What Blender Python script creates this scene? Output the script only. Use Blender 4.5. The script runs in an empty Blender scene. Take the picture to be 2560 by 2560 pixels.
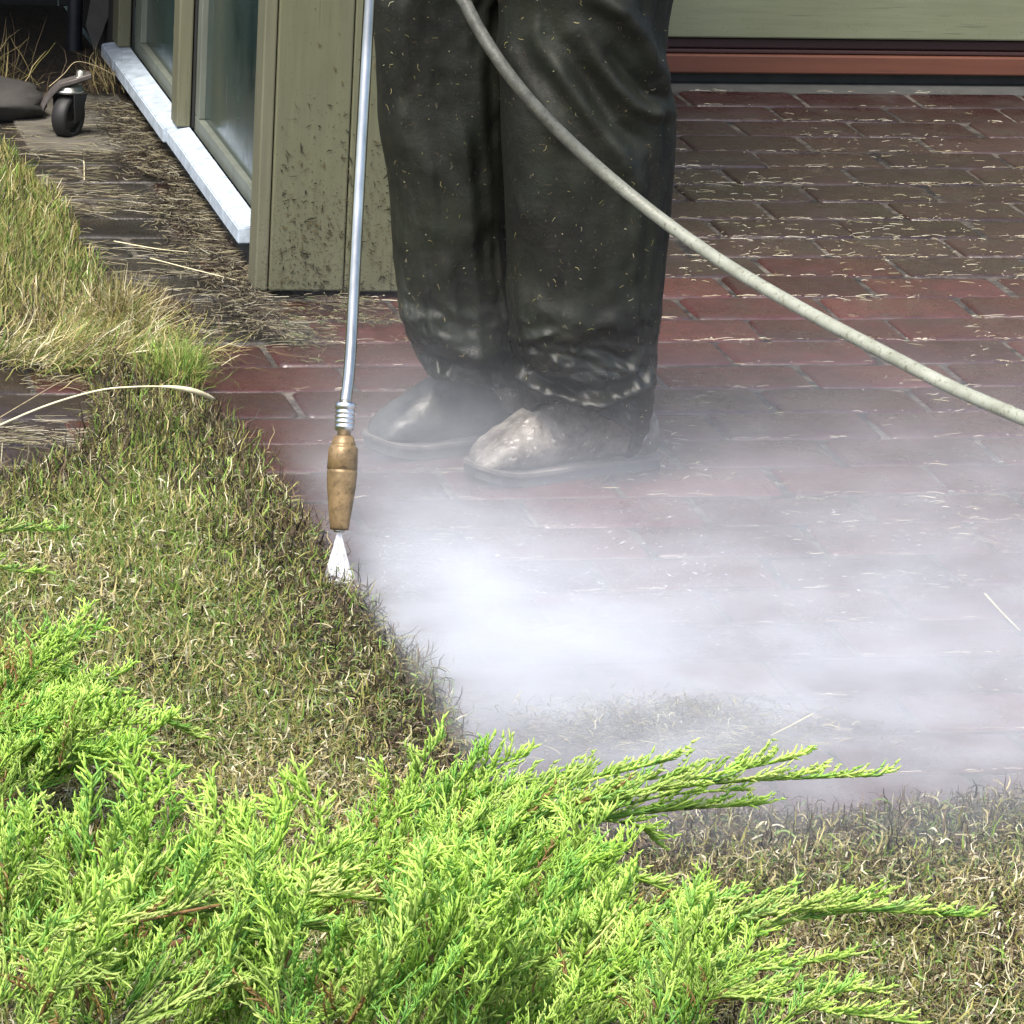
import bpy, bmesh, math, random
import numpy as np
from mathutils import Vector, Matrix
from mathutils.geometry import tessellate_polygon
random.seed(7); rng = np.random.default_rng(11)
sc = bpy.context.scene
col = sc.collection

# ------------------------------------------------------------------ camera
CH = 1.9
FPX = 11500.0
Dv = np.array([-2700., -3500., FPX]); Dv /= np.linalg.norm(Dv)
_ry = -0.013; _rz = -(Dv[0] + _ry * Dv[1]) / Dv[2]
Rv = np.array([1, _ry, _rz]); Rv /= np.linalg.norm(Rv)
Nv = np.cross(Rv, Dv)
if Nv[1] > 0: Nv = -Nv
cam = bpy.data.objects.new('camera', bpy.data.cameras.new('camera')); col.objects.link(cam)
cam.data.sensor_width = 36; cam.data.lens = FPX / 2560 * 36
cam.data.clip_start = 0.1; cam.data.clip_end = 200
cx = Vector((Rv[0], Dv[0], Nv[0])); cy = -Vector((Rv[1], Dv[1], Nv[1])); cz = -Vector((Rv[2], Dv[2], Nv[2]))
M4 = Matrix((( cx.x, cy.x, cz.x, 0), (cx.y, cy.y, cz.y, 0), (cx.z, cy.z, cz.z, CH), (0, 0, 0, 1)))
cam.matrix_world = M4
sc.camera = cam

def _ray(u, v):
    r = np.array([(u * 1.32505 - 1280) / FPX, (v * 1.32505 - 1280) / FPX, 1.])
    return np.array([r @ Rv, r @ Dv, r @ Nv])
def G(u, v, z=0.):
    w = _ray(u, v); w = w * (z - CH) / w[2]; return Vector((w[0], w[1], z))
def PY(u, v, Y):
    w = _ray(u, v); w = w * Y / w[1]; return Vector((w[0], Y, w[2] + CH))
def PX(u, v, X):
    w = _ray(u, v); w = w * X / w[0]; return Vector((X, w[1], w[2] + CH))

# ------------------------------------------------------------------ world, sun, exposure
SUN_EL, SUN_AZ = math.radians(60), math.radians(222)     # azimuth clockwise from +Y (away)
w = bpy.data.worlds.new('World'); sc.world = w; w.use_nodes = True
nt = w.node_tree; nt.nodes.clear()
sky = nt.nodes.new('ShaderNodeTexSky'); sky.sky_type = 'NISHITA'; sky.sun_disc = False
sky.sun_elevation = SUN_EL; sky.sun_rotation = SUN_AZ; sky.dust_density = 4.0; sky.ozone_density = 1.0; sky.air_density = 1.0
bg = nt.nodes.new('ShaderNodeBackground'); bg.inputs[1].default_value = 0.15
wo = nt.nodes.new('ShaderNodeOutputWorld')
nt.links.new(sky.outputs[0], bg.inputs[0]); nt.links.new(bg.outputs[0], wo.inputs[0])
sl = bpy.data.lights.new('sun', 'SUN'); sl.energy = 2.5; sl.angle = math.radians(20); sl.color = (1, .95, .88)
sun = bpy.data.objects.new('sun', sl); col.objects.link(sun)
sd = Vector((math.sin(SUN_AZ) * math.cos(SUN_EL), math.cos(SUN_AZ) * math.cos(SUN_EL), math.sin(SUN_EL)))
sun.rotation_euler = sd.to_track_quat('Z', 'Y').to_euler()
sc.view_settings.view_transform = 'Standard'; sc.view_settings.look = 'None'
sc.view_settings.exposure = 1.15; sc.view_settings.gamma = 1
sc.cycles.volume_bounces = 4; sc.cycles.max_bounces = 8; sc.cycles.volume_step_rate = 1.0
sc.cycles.volume_max_steps = 128; sc.cycles.use_denoising = True; sc.cycles.transparent_max_bounces = 8

# ------------------------------------------------------------------ helpers
def link(o, parent=None):
    col.objects.link(o)
    if parent is not None: o.parent = parent
    return o
def tag(o, label=None, cat=None, group=None, kind=None):
    if label: o['label'] = label
    if cat: o['category'] = cat
    if group: o['group'] = group
    if kind: o['kind'] = kind
    return o
def empty(name, loc=(0, 0, 0)):
    o = bpy.data.objects.new(name, None); o.location = loc; o.empty_display_size = .05; return link(o)
def npmesh(name, V, F, mat, parent=None, colors=None, smooth=False):
    """V (n,3), F (m,k) all the same size k"""
    V = np.asarray(V, np.float32); F = np.asarray(F, np.int32)
    me = bpy.data.meshes.new(name)
    me.vertices.add(len(V)); me.vertices.foreach_set('co', V.ravel())
    k = F.shape[1]
    me.loops.add(F.size); me.loops.foreach_set('vertex_index', F.ravel())
    me.polygons.add(len(F))
    me.polygons.foreach_set('loop_start', np.arange(len(F), dtype=np.int32) * k)
    me.polygons.foreach_set('loop_total', np.full(len(F), k, np.int32))
    if smooth: me.polygons.foreach_set('use_smooth', np.ones(len(F), bool))
    if colors is not None:
        a = me.color_attributes.new('tint', 'FLOAT_COLOR', 'POINT')
        c = np.ones((len(V), 4), np.float32); c[:, :3] = colors; a.data.foreach_set('color', c.ravel())
    me.update(calc_edges=True); me.validate()
    if mat: me.materials.append(mat)
    return link(bpy.data.objects.new(name, me), parent)
def obj(name, bm, mat, parent=None, smooth=False):
    me = bpy.data.meshes.new(name); bmesh.ops.recalc_face_normals(bm, faces=bm.faces); bm.to_mesh(me); bm.free()
    if smooth: me.polygons.foreach_set('use_smooth', np.ones(len(me.polygons), bool))
    me.materials.append(mat)
    return link(bpy.data.objects.new(name, me), parent)
def add_box(bm, a, b, bev=0.):
    x0, y0, z0 = a; x1, y1, z1 = b
    g = bmesh.ops.create_cube(bm, size=1)
    for v in g['verts']:
        v.co = Vector(((x0 + x1) / 2 + v.co.x * (x1 - x0), (y0 + y1) / 2 + v.co.y * (y1 - y0), (z0 + z1) / 2 + v.co.z * (z1 - z0)))
    if bev:
        es = list({e for v in g['verts'] for e in v.link_edges})
        bmesh.ops.bevel(bm, geom=es, offset=bev, segments=2, affect='EDGES', profile=.5)
    return g
def box(name, a, b, mat, parent=None, bev=.002):
    bm = bmesh.new(); add_box(bm, a, b, bev); return obj(name, bm, mat, parent)
def smooth_path(pts, n=8):
    P = [Vector(p) for p in pts]; out = []
    for i in range(len(P) - 1):
        p0 = P[max(i - 1, 0)]; p1 = P[i]; p2 = P[i + 1]; p3 = P[min(i + 2, len(P) - 1)]
        for j in range(n):
            t = j / n
            out.append(.5 * ((2 * p1) + (p2 - p0) * t + (2 * p0 - 5 * p1 + 4 * p2 - p3) * t * t + (3 * p1 - p0 - 3 * p2 + p3) * t ** 3))
    out.append(P[-1]); return out
def add_tube(bm, pts, rad, seg=12, cap=True):
    pts = [Vector(p) for p in pts]; n = len(pts)
    rads = rad if hasattr(rad, '__len__') else [rad] * n
    rings = []; up = None
    for i, p in enumerate(pts):
        t = (pts[min(i + 1, n - 1)] - pts[max(i - 1, 0)]).normalized()
        if up is None: up = t.orthogonal().normalized()
        up = (up - t * up.dot(t)).normalized(); sd_ = t.cross(up)
        rings.append([bm.verts.new(p + (up * math.cos(a) + sd_ * math.sin(a)) * rads[i]) for a in [2 * math.pi * k / seg for k in range(seg)]])
    for a, b in zip(rings, rings[1:]):
        for k in range(seg): bm.faces.new((a[k], a[(k + 1) % seg], b[(k + 1) % seg], b[k]))
    if cap: bm.faces.new(rings[0][::-1]); bm.faces.new(rings[-1])
def tube(name, pts, rad, mat, parent=None, seg=16):
    bm = bmesh.new(); add_tube(bm, pts, rad, seg); return obj(name, bm, mat, parent, True)
def _hash(ix, iy, s):
    h = np.sin(ix * 127.1 + iy * 311.7 + s * 74.7) * 43758.5453; return h - np.floor(h)
def vnoise(x, y, s=0):
    x = np.asarray(x, float); y = np.asarray(y, float); ix = np.floor(x); iy = np.floor(y); fx = x - ix; fy = y - iy
    fx = fx * fx * (3 - 2 * fx); fy = fy * fy * (3 - 2 * fy)
    a = _hash(ix, iy, s); b = _hash(ix + 1, iy, s); c = _hash(ix, iy + 1, s); d = _hash(ix + 1, iy + 1, s)
    return (a * (1 - fx) + b * fx) * (1 - fy) + (c * (1 - fx) + d * fx) * fy
def fbm(x, y, s=0): return (vnoise(x, y, s) * .5 + vnoise(x * 2.1, y * 2.1, s + 1) * .3 + vnoise(x * 4.3, y * 4.3, s + 2) * .2)
def inpoly(x, y, poly):
    r = np.zeros(len(x), bool); n = len(poly)
    for i in range(n):
        x0, y0 = poly[i]; x1, y1 = poly[(i + 1) % n]
        c = ((y0 > y) != (y1 > y)) & (x < (x1 - x0) * (y - y0) / (y1 - y0 + 1e-12) + x0); r ^= c
    return r

# ------------------------------------------------------------------ materials
class NT:
    def __init__(s, name):
        s.m = bpy.data.materials.new(name); s.m.use_nodes = True; s.t = s.m.node_tree
        s.b = s.t.nodes['Principled BSDF']; s.out = s.t.nodes['Material Output']
    def n(s, typ, **kw):
        x = s.t.nodes.new(typ)
        for k, v in kw.items():
            if k in ('inputs',):
                for a, b in v.items(): x.inputs[a].default_value = b
            else: setattr(x, k, v)
        return x
    def l(s, a, b): s.t.links.new(a, b)
    def ramp(s, src, stops):
        r = s.n('ShaderNodeValToRGB'); e = r.color_ramp.elements
        while len(e) < len(stops): e.new(.5)
        for i, (p, c) in enumerate(stops):
            e[i].position = p; e[i].color = (c, c, c, 1) if not hasattr(c, '__len__') else (*c, 1)
        s.l(src, r.inputs[0]); return r.outputs[0]
    def noise(s, scale, detail=6, rough=.6, stretch=(1, 1, 1), coord='Object', rot=(0, 0, 0)):
        tc = s.n('ShaderNodeTexCoord'); mp = s.n('ShaderNodeMapping'); mp.inputs['Scale'].default_value = stretch; mp.inputs['Rotation'].default_value = rot
        s.l(tc.outputs[coord], mp.inputs[0]); x = s.n('ShaderNodeTexNoise'); x.inputs['Scale'].default_value = scale
        x.inputs['Detail'].default_value = detail; x.inputs['Roughness'].default_value = rough; s.l(mp.outputs[0], x.inputs['Vector']); return x.outputs[0]
    def mix(s, f, a, b, mode='MIX'):
        x = s.n('ShaderNodeMix', data_type='RGBA', blend_type=mode)
        for i, q in ((0, f), (6, a), (7, b)):
            if isinstance(q, (int, float)): x.inputs[i].default_value = q
            elif hasattr(q, '__len__'): x.inputs[i].default_value = (*q, 1)
            else: s.l(q, x.inputs[i])
        return x.outputs[2]
    def bump(s, h, st=.3, dist=.002, prev=None):
        x = s.n('ShaderNodeBump'); x.inputs['Strength'].default_value = st; x.inputs['Distance'].default_value = dist
        s.l(h, x.inputs['Height'])
        if prev is not None: s.l(prev, x.inputs['Normal'])
        s.l(x.outputs[0], s.b.inputs['Normal']); return x.outputs[0]
    def base(s, c): s.l(c, s.b.inputs['Base Color']) if not hasattr(c, '__len__') else setattr(s.b.inputs['Base Color'], 'default_value', (*c, 1))
    def rough(s, r): s.l(r, s.b.inputs['Roughness']) if not isinstance(r, (int, float)) else setattr(s.b.inputs['Roughness'], 'default_value', r)

def simple(name, c, r=.6, metal=0., var=.25, scale=20, bump=.2, stretch=(1, 1, 1), spec=.5):
    m = NT(name); f = m.ramp(m.noise(scale, stretch=stretch), [(.3, 0.), (.7, 1.)])
    m.base(m.mix(f, tuple(x * (1 - var) for x in c), tuple(min(x * (1 + var), 1) for x in c)))
    m.rough(r); m.b.inputs['Metallic'].default_value = metal; m.b.inputs['Specular IOR Level'].default_value = spec
    if bump: m.bump(m.noise(scale * 6, stretch=stretch), bump, .001)
    return m.m

def mat_paver():
    m = NT('paver')
    at = m.n('ShaderNodeAttribute', attribute_name='tint')
    fine = m.noise(260, 4, .7); mid = m.noise(18, 6, .65)
    c = m.mix(m.ramp(mid, [(.3, 0.), (.75, 1.)]), at.outputs[0], m.mix(1., at.outputs[0], (1.5, 1.42, 1.4), 'MULTIPLY'))
    grime = m.ramp(m.noise(7, 8, .75), [(.50, 0.), (.70, .7)])
    c = m.mix(grime, c, (.038, .031, .026))
    specks = m.ramp(m.noise(150, 4, .7, (1, 2.2, 1)), [(.62, 0.), (.70, .9)])
    c = m.mix(specks, c, (.11, .10, .08))
    wetp = m.ramp(m.noise(3.2, 6, .7), [(.44, 0.), (.58, .55)]); c = m.mix(wetp, c, m.mix(1., c, (.55, .52, .52), 'MULTIPLY'))
    m.base(c); m.rough(m.ramp(m.noise(6, 6, .7), [(.38, .16), (.62, .50)])); m.b.inputs['Specular IOR Level'].default_value = .6
    b = m.bump(fine, .35, .0015); m.bump(m.noise(45, 4), .35, .004, b)
    return m.m
def mat_tint(name, rough=.6, transl=.0, spec=.3, gain=1.):
    m = NT(name); at = m.n('ShaderNodeAttribute', attribute_name='tint')
    m.l(at.outputs[0], m.b.inputs['Base Color']); m.rough(rough); m.b.inputs['Specular IOR Level'].default_value = spec
    if transl:
        tr = m.n('ShaderNodeBsdfTranslucent'); m.l(at.outputs[0], tr.inputs[0]); mx = m.n('ShaderNodeMixShader'); mx.inputs[0].default_value = transl
        m.l(m.b.outputs[0], mx.inputs[1]); m.l(tr.outputs[0], mx.inputs[2]); m.l(mx.outputs[0], m.out.inputs[0])
    return m.m
def mat_painted_board(name, c, dirt=1., vertical=True, low=.35):
    m = NT(name); st = (1, 1, .06) if vertical else (.06, 1, 1)
    g = m.noise(60, 6, .7, st); c0 = m.mix(m.ramp(g, [(.3, 0.), (.7, 1.)]), tuple(x * .86 for x in c), tuple(x * 1.1 for x in c))
    big = m.ramp(m.noise(5, 5), [(.35, 0.), (.75, 1.)]); c0 = m.mix(big, c0, m.mix(1., c0, (.86, .86, .78), 'MULTIPLY'))
    crack = m.ramp(m.noise(85, 3, .6, (1, 1, .035) if vertical else (.035, 1, 1)), [(.66, 0.), (.70, .55)])
    c0 = m.mix(crack, c0, tuple(x * .35 for x in c))
    if dirt:
        tc = m.n('ShaderNodeTexCoord'); sp = m.n('ShaderNodeSeparateXYZ'); m.l(tc.outputs['Object'], sp.inputs[0])
        hgt = m.n('ShaderNodeMapRange'); hgt.inputs[1].default_value = 0.; hgt.inputs[2].default_value = low; hgt.inputs[3].default_value = .14 * dirt; hgt.inputs[4].default_value = -.02
        m.l(sp.outputs[2], hgt.inputs[0])
        nz = m.noise(230, 4, .7); ad = m.n('ShaderNodeMath', operation='ADD'); m.l(nz, ad.inputs[0]); m.l(hgt.outputs[0], ad.inputs[1])
        c0 = m.mix(m.ramp(ad.outputs[0], [(.66, 0.), (.72, .9)]), c0, (.05, .042, .025))
    m.base(c0); m.rough(.62); m.bump(g, .3, .0012); return m.m
def mat_trouser():
    m = NT('work_trouser_cloth')
    c = m.mix(m.ramp(m.noise(9, 5), [(.35, 0.), (.7, 1.)]), (.0055, .0056, .0034), (.0145, .0175, .0095))
    dust = m.ramp(m.noise(14, 7, .8), [(.48, 0.), (.78, .55)]); c = m.mix(dust, c, (.020, .017, .009))
    fl = m.ramp(m.noise(170, 3, .55, (1, 1, .5), rot=(.3, .6, .2)), [(.68, 0.), (.73, .7)])
    c = m.mix(fl, c, (.10, .09, .06)); m.base(c)
    tc = m.n('ShaderNodeTexCoord'); sp_ = m.n('ShaderNodeSeparateXYZ'); m.l(tc.outputs['Object'], sp_.inputs[0]); mr = m.n('ShaderNodeMapRange')
    mr.inputs[1].default_value = .30; mr.inputs[2].default_value = .17; m.l(sp_.outputs[2], mr.inputs[0])
    rr_m = m.n('ShaderNodeMapRange'); rr_m.inputs[3].default_value = .62; rr_m.inputs[4].default_value = .22; m.l(mr.outputs[0], rr_m.inputs[0]); m.rough(rr_m.outputs[0]); m.b.inputs['Specular IOR Level'].default_value = .35
    b = m.bump(m.noise(420, 3, .7), .5, .001); m.bump(m.noise(40, 7, .7), .4, .006, b); return m.m
def mat_boot():
    m = NT('boot_leather')
    c = m.mix(m.ramp(m.noise(22, 6, .7), [(.35, 0.), (.65, 1.)]), (.075, .066, .054), (.25, .23, .20))
    c = m.mix(m.ramp(m.noise(90, 4, .7), [(.54, 0.), (.66, .55)]), c, (.07, .058, .045))
    c = m.mix(m.ramp(m.noise(70, 4, .7, (1, 2, 1)), [(.60, 0.), (.67, .8)]), c, (.5, .48, .43))
    m.base(c); m.rough(.45); m.bump(m.noise(60, 6), .6, .004); return m.m
def mat_hose():
    m = NT('hose_rubber')
    c = m.mix(m.ramp(m.noise(30, 5), [(.3, 0.), (.7, 1.)]), (.19, .20, .155), (.29, .305, .25))
    sp = m.ramp(m.noise(190, 4, .7, (1, 1, .6)), [(.56, 0.), (.66, 1.)]); c = m.mix(sp, c, (.11, .11, .07))
    tc = m.n('ShaderNodeTexCoord'); sp_ = m.n('ShaderNodeSeparateXYZ'); m.l(tc.outputs['Object'], sp_.inputs[0]); mr = m.n('ShaderNodeMapRange')
    mr.inputs[1].default_value = .40; mr.inputs[2].default_value = .60; mr.inputs[4].default_value = .92; m.l(sp_.outputs[2], mr.inputs[0])
    gr = m.n('ShaderNodeMath', operation='MULTIPLY'); m.l(mr.outputs[0], gr.inputs[0]); m.l(m.ramp(m.noise(45, 5, .7), [(.25, .6), (.6, 1.)]), gr.inputs[1])
    c = m.mix(gr.outputs[0], c, (.035, .034, .028))
    m.base(c); m.rough(.5); m.bump(m.noise(220, 3), .5, .0012); return m.m
def mat_glass():
    m = NT('dusty_glass')
    c = m.mix(m.ramp(m.noise(4, 4), [(.3, 0.), (.7, 1.)]), (.012, .026, .024), (.03, .052, .048))
    dr = m.ramp(m.noise(60, 3, .6, (1, 1, .10)), [(.70, 0.), (.74, .9)]); c = m.mix(dr, c, (.42, .45, .38))
    dp = m.ramp(m.noise(130, 2), [(.70, 0.), (.74, .5)]); c = m.mix(dp, c, (.3, .33, .3))
    m.base(c); m.rough(m.ramp(m.noise(8, 4), [(.3, .10), (.7, .28)])); m.b.inputs['Specular IOR Level'].default_value = .35; return m.m
def mat_soil(name='soil', a=(.030, .022, .014), b=(.075, .06, .035)):
    m = NT(name); n = m.noise(30, 8, .75); m.base(m.mix(m.ramp(n, [(.3, 0.), (.7, 1.)]), a, b)); m.rough(.9)
    if name == 'joint_sand': m.base(m.mix(m.ramp(m.noise(11, 6, .75), [(.42, 0.), (.58, 1.)]), (.012, .010, .008), m.mix(m.ramp(n, [(.35, 0.), (.65, 1.)]), a, tuple(x * 1.3 for x in b))))
    b_ = m.bump(n, .8, .02); m.bump(m.noise(160, 5), .7, .004, b_); return m.m
def mat_brass():
    m = NT('worn_brass'); n = m.ramp(m.noise(38, 6, .7), [(.35, 0.), (.65, 1.)])
    c = m.mix(n, (.12, .08, .036), (.28, .19, .09)); c = m.mix(m.ramp(m.noise(120, 5, .8), [(.54, 0.), (.64, .8)]), c, (.06, .038, .018))
    m.base(c); m.rough(m.ramp(m.noise(30, 4), [(.3, .38), (.7, .6)])); m.b.inputs['Metallic'].default_value = .35; m.bump(m.noise(150, 4), .3, .0008); return m.m

MAT = dict(paver=mat_paver(), grass=mat_tint('grass_blades', .55, .22), straw=mat_tint('dry_clippings', .7, .1),
    juniper=mat_tint('juniper_scales', .45, .45, .4), trouser=mat_trouser(), boot=mat_boot(), hose=mat_hose(), glass=mat_glass(),
    soil=mat_soil('soil', (.018, .014, .009), (.05, .038, .022)), bed=mat_soil('joint_sand', (.022, .018, .015), (.15, .13, .105)), brass=mat_brass(),
    green=mat_painted_board('sage_painted_wall', (.15, .165, .10), .35, False), panel=mat_painted_board('olive_painted_board', (.112, .115, .068), .9, low=.6),
    post=mat_painted_board('olive_window_post', (.125, .125, .080), .9, low=.3),
    frame=simple('pale_window_frame', (.12, .135, .11), .55, var=.2, scale=30, stretch=(1, 1, .2)),
    sill=simple('white_sill_metal', (.40, .47, .54), .45, var=.3, scale=40, bump=.05),
    darkseal=simple('dark_seal', (.012, .013, .012), .7),
    redwood=mat_painted_board('red_brown_wood', (.110, .036, .018), 0, False), maroon=mat_painted_board('maroon_wood', (.042, .014, .012), 0, False),
    plinth=simple('grey_plinth', (.045, .046, .042), .8, scale=18), darkwood=simple('shed_dark_boards', (.022, .021, .020), .8, var=.4, scale=9, stretch=(1, 1, .2)),
    steel=simple('lance_steel', (.44, .43, .39), .14, 1., .35, 30, .0, stretch=(1, 1, .15)), chrome=simple('coupling_chrome', (.70, .71, .70), .28, 1., .3, 120, .3),
    black=simple('black_rubber', (.012, .012, .012), .6), rim=simple('wheel_rim_plastic', (.02, .02, .022), .45), greymetal=simple('grey_bracket', (.085, .075, .07), .6, .2, .25, 40),
    bolt=simple('zinc_bolt', (.62, .65, .60), .3, .9), pole=simple('black_pole', (.016, .017, .022), .45), greyboard=simple('grey_board', (.070, .065, .060), .8, scale=12),
    stone=simple('grey_stone', (.035, .033, .030), .9, var=.35, scale=14, bump=.5), concrete=simple('concrete_slab', (.095, .088, .070), .9, var=.25, scale=16, bump=.4),
    wood=simple('juniper_bark', (.24, .13, .055), .8, var=.3, scale=60), sole=simple('boot_sole', (.05, .05, .048), .7),
    welt=simple('boot_welt', (.11, .10, .09), .8, var=.6), jacket=simple('jacket_cloth', (.03, .035, .03), .8), skin=simple('skin', (.5, .3, .22), .5), stalk=mat_tint('straw_stalk', .6, .1))

# ------------------------------------------------------------------ setting
# soil sheet reaching far
bm = bmesh.new(); bmesh.ops.create_grid(bm, x_segments=2, y_segments=2, size=40)
for v in bm.verts: v.co.z = -.055
tag(obj('ground', bm, mat_soil('far_ground', (.03, .04, .015), (.06, .08, .03))), 'bare earth beneath the paving and lawn', 'ground', kind='structure')
# bedding under pavers
bm = bmesh.new(); add_box(bm, (-2.5, 4.2, -.05), (7, 9.9, -.0042))
tag(obj('paving_bed', bm, MAT['bed']), 'sandy bedding showing in the joints between the pavers', 'ground', kind='structure')

# pavers
L_, W_ = .26, .155
lawn_left = [(-2.5, 3.0), (2.6, 3.0), (2.75, 4.99), (2.3, 5.07), (1.9, 5.06), (1.78, 5.03), (1.64, 5.0), (1.52, 5.02), (1.42, 5.0), (1.36, 4.97), (1.28, 5.05), (1.23, 5.18), (1.235, 5.34), (1.24, 5.55),
             (1.225, 5.72), (1.215, 5.9), (1.20, 6.1), (1.19, 6.32), (1.172, 6.6), (1.155, 6.8), (1.14, 7.0), (1.105, 7.16), (1.05, 7.12), (1.0, 6.95), (.965, 6.78), (.92, 6.62), (.85, 6.53), (.79, 6.48), (.4, 6.42), (-2.5, 6.4)]
lawn_back = [(-2.5, 7.42), (.7, 7.40), (.89, 7.36), (1.0, 7.30), (1.07, 7.28), (1.10, 7.42), (1.115, 7.6), (1.115, 7.8), (1.10, 8.1), (1.10, 8.4), (1.075, 8.7), (1.03, 8.95), (.9, 9.0), (-2.5, 9.0)]
def make_patio():
    V = []; F = []; C = []
    prof = [(0.0, -.045), (0.0, -.010), (.0022, -.0045), (.007, -.0012), (.013, 0.)]
    def rr(x0, y0, x1, y1, ins, r=.014):
        out = []
        for cx_, cy_, a0 in ((x1, y1, 0), (x0, y1, 90), (x0, y0, 180), (x1, y0, 270)):
            sx = -1 if cx_ == x1 else 1; sy = -1 if cy_ == y1 else 1
            r_ = r - ins * .4
            for k in range(4):
                a = math.radians(a0 + k * 30); out.append((cx_ + sx * (ins + r_) + r_ * math.cos(a), cy_ + sy * (ins + r_) + r_ * math.sin(a)))
        return out
    k = 0; y1 = 9.52; EJ = .0011
    while y1 > 4.2:
        y0 = y1 - W_; off = (.13 if k % 2 else 0) + random.uniform(-.03, .03) + .02
        x = -2.6 + off
        while x < 6.6:
            xm, ym = x + L_ / 2, y0 + W_ / 2
            g = .0026; z = random.gauss(0, .0012); tx = random.gauss(0, .004); ty = random.gauss(0, .006)
            jx = random.gauss(0, .002)
            # brick colour
            maroon = np.array([.024, .0108, .0108]); red = np.array([.060, .0175, .0150]); brn = np.array([.029, .0165, .0140]); gry = np.array([.021, .0195, .016])
            if ym > 9.0: c = maroon * random.uniform(.8, 1.2)
            elif ym > 7.9 + random.gauss(0, .12): q_ = min(1, max(0, (8.9 - ym) / .5)); c = (brn * (.3 + .5 * q_) + maroon * (.7 - .5 * q_)) * random.uniform(.75, 1.25)
            else: q_ = min(1, max(0, (8.2 - ym) / .8)); c = (red * (.35 + .4 * q_) + maroon * (.65 - .4 * q_)) * random.uniform(.7, 1.35)
            if xm < 1.42 and ym > 7.35: c = gry * random.uniform(.8, 1.25)
            elif xm < 1.0: c = (gry * .6 + maroon * .4) * random.uniform(.8, 1.2)
            elif xm < 1.5 and ym <= 7.35: c = c * .6 + brn * .4
            b0 = len(V)
            ins_last = None
            for ins, zz in prof:
                for px, py in rr(x + g + jx, y0 + g, x + L_ - g + jx, y1 - g, ins):
                    V.append((px + EJ * math.sin(px * 71 + k * 3.1) * math.sin(px * 173 + py * 9 + k), py + EJ * math.sin(px * 97 + k * 5.3) + EJ * math.sin(px * 233 + k) * .6, zz + z + (px - xm) * tx + (py - ym) * ty)); C.append(c)
            npf = 16
            for i in range(len(prof) - 1):
                for j in range(npf):
                    a = b0 + i * npf + j; b = b0 + i * npf + (j + 1) % npf
                    F.append((a, b, b + npf, a + npf))
            last = b0 + (len(prof) - 1) * npf
            ce = len(V); V.append((xm, ym, z + .0004)); C.append(c)
            for j in range(0, npf, 2): F.append((last + j, last + (j + 1) % npf, last + (j + 2) % npf, ce))
            x += L_
        y1 = y0; k += 1
    return npmesh('patio', V, F, MAT['paver'], colors=np.array(C), smooth=True)
patio = make_patio()
tag(patio, 'red brown brick pavers laid in rows with straw in the joints', 'paving', kind='structure')

# lawns: soil mound sheets
def lawn_soil(name, poly, label):
    bm = bmesh.new(); vs = []
    n = len(poly)
    cxp = sum(p[0] for p in poly) / n; cyp = sum(p[1] for p in poly) / n
    top = [bm.verts.new((p[0], p[1], .012 + random.uniform(-.003, .004))) for p in poly]
    bot = [bm.verts.new((p[0] + .012 * (1 if p[0] > cxp else -1), p[1], -.006)) for p in poly]
    for t_ in tessellate_polygon([[Vector((p[0], p[1], 0)) for p in poly]]): bm.faces.new([top[q] for q in t_])
    for i in range(n): bm.faces.new((top[i], top[(i + 1) % n], bot[(i + 1) % n], bot[i]))
    return tag(obj(name, bm, MAT['soil']), label, 'ground', kind='structure')
lawn_soil('lawn_soil', lawn_left, 'dark soil under the lawn in front of the patio')
lawn_soil('lawn_soil', lawn_back, 'dark soil under the lawn beside the glazed wall')

def edge_dist(x, y, poly):
    d = np.full(len(x), 9.)
    for i in range(len(poly)):
        a = np.array(poly[i]); b = np.array(poly[(i + 1) % len(poly)]); ab = b - a; L2 = ab @ ab
        t = np.clip(((x - a[0]) * ab[0] + (y - a[1]) * ab[1]) / L2, 0, 1)
        d = np.minimum(d, np.hypot(x - a[0] - ab[0] * t, y - a[1] - ab[1] * t))
    return d
def blades(P, height, width, lean, az, colr, curl, seg=3, tipw=.15, wander=.4):
    """ribbons; all args arrays of n"""
    n = len(P); V = np.zeros((n, (seg + 1) * 2, 3)); dx = np.cos(az); dy = np.sin(az)
    wa = rng.uniform(0, 2 * np.pi, n); wx = np.cos(wa); wy = np.sin(wa)
    cur = P.copy(); ang = lean.copy(); step = height / seg; a2 = az.copy()
    for s in range(seg + 1):
        t = s / seg; ww = width * (1 - (1 - tipw) * t ** 2.2) * .5
        V[:, s * 2, :] = cur + np.stack([-wx * ww, -wy * ww, ww * 0], 1); V[:, s * 2 + 1, :] = cur + np.stack([wx * ww, wy * ww, ww * 0], 1)
        cur = cur + np.stack([np.sin(ang) * np.cos(a2) * step, np.sin(ang) * np.sin(a2) * step, np.cos(ang) * step], 1)
        ang = ang + curl / seg; a2 = a2 + rng.normal(0, 1, n) * wander; ang = ang + rng.normal(0, .5, n) * wander
        cur[:, 2] = np.maximum(cur[:, 2], P[:, 2] * .5 + .0015)
    V = V.reshape(-1, 3); k = (seg + 1) * 2
    base = (np.arange(n) * k)[:, None]; F = []
    for s in range(seg): F.append(np.concatenate([base + s * 2, base + s * 2 + 1, base + s * 2 + 3, base + s * 2 + 2], 1))
    F = np.stack(F, 1).reshape(-1, 4)
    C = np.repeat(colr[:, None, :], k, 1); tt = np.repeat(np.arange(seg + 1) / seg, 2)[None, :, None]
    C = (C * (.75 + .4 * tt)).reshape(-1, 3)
    return V, F, C
PAL = dict(green=(.13, .215, .04), olive=(.26, .25, .075), straw=(.46, .39, .18), pale=(.68, .63, .42), brown=(.12, .085, .05), dark=(.024, .021, .012), bright=(.24, .38, .07))
PAL = {k: np.array(v) for k, v in PAL.items()}
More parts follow.
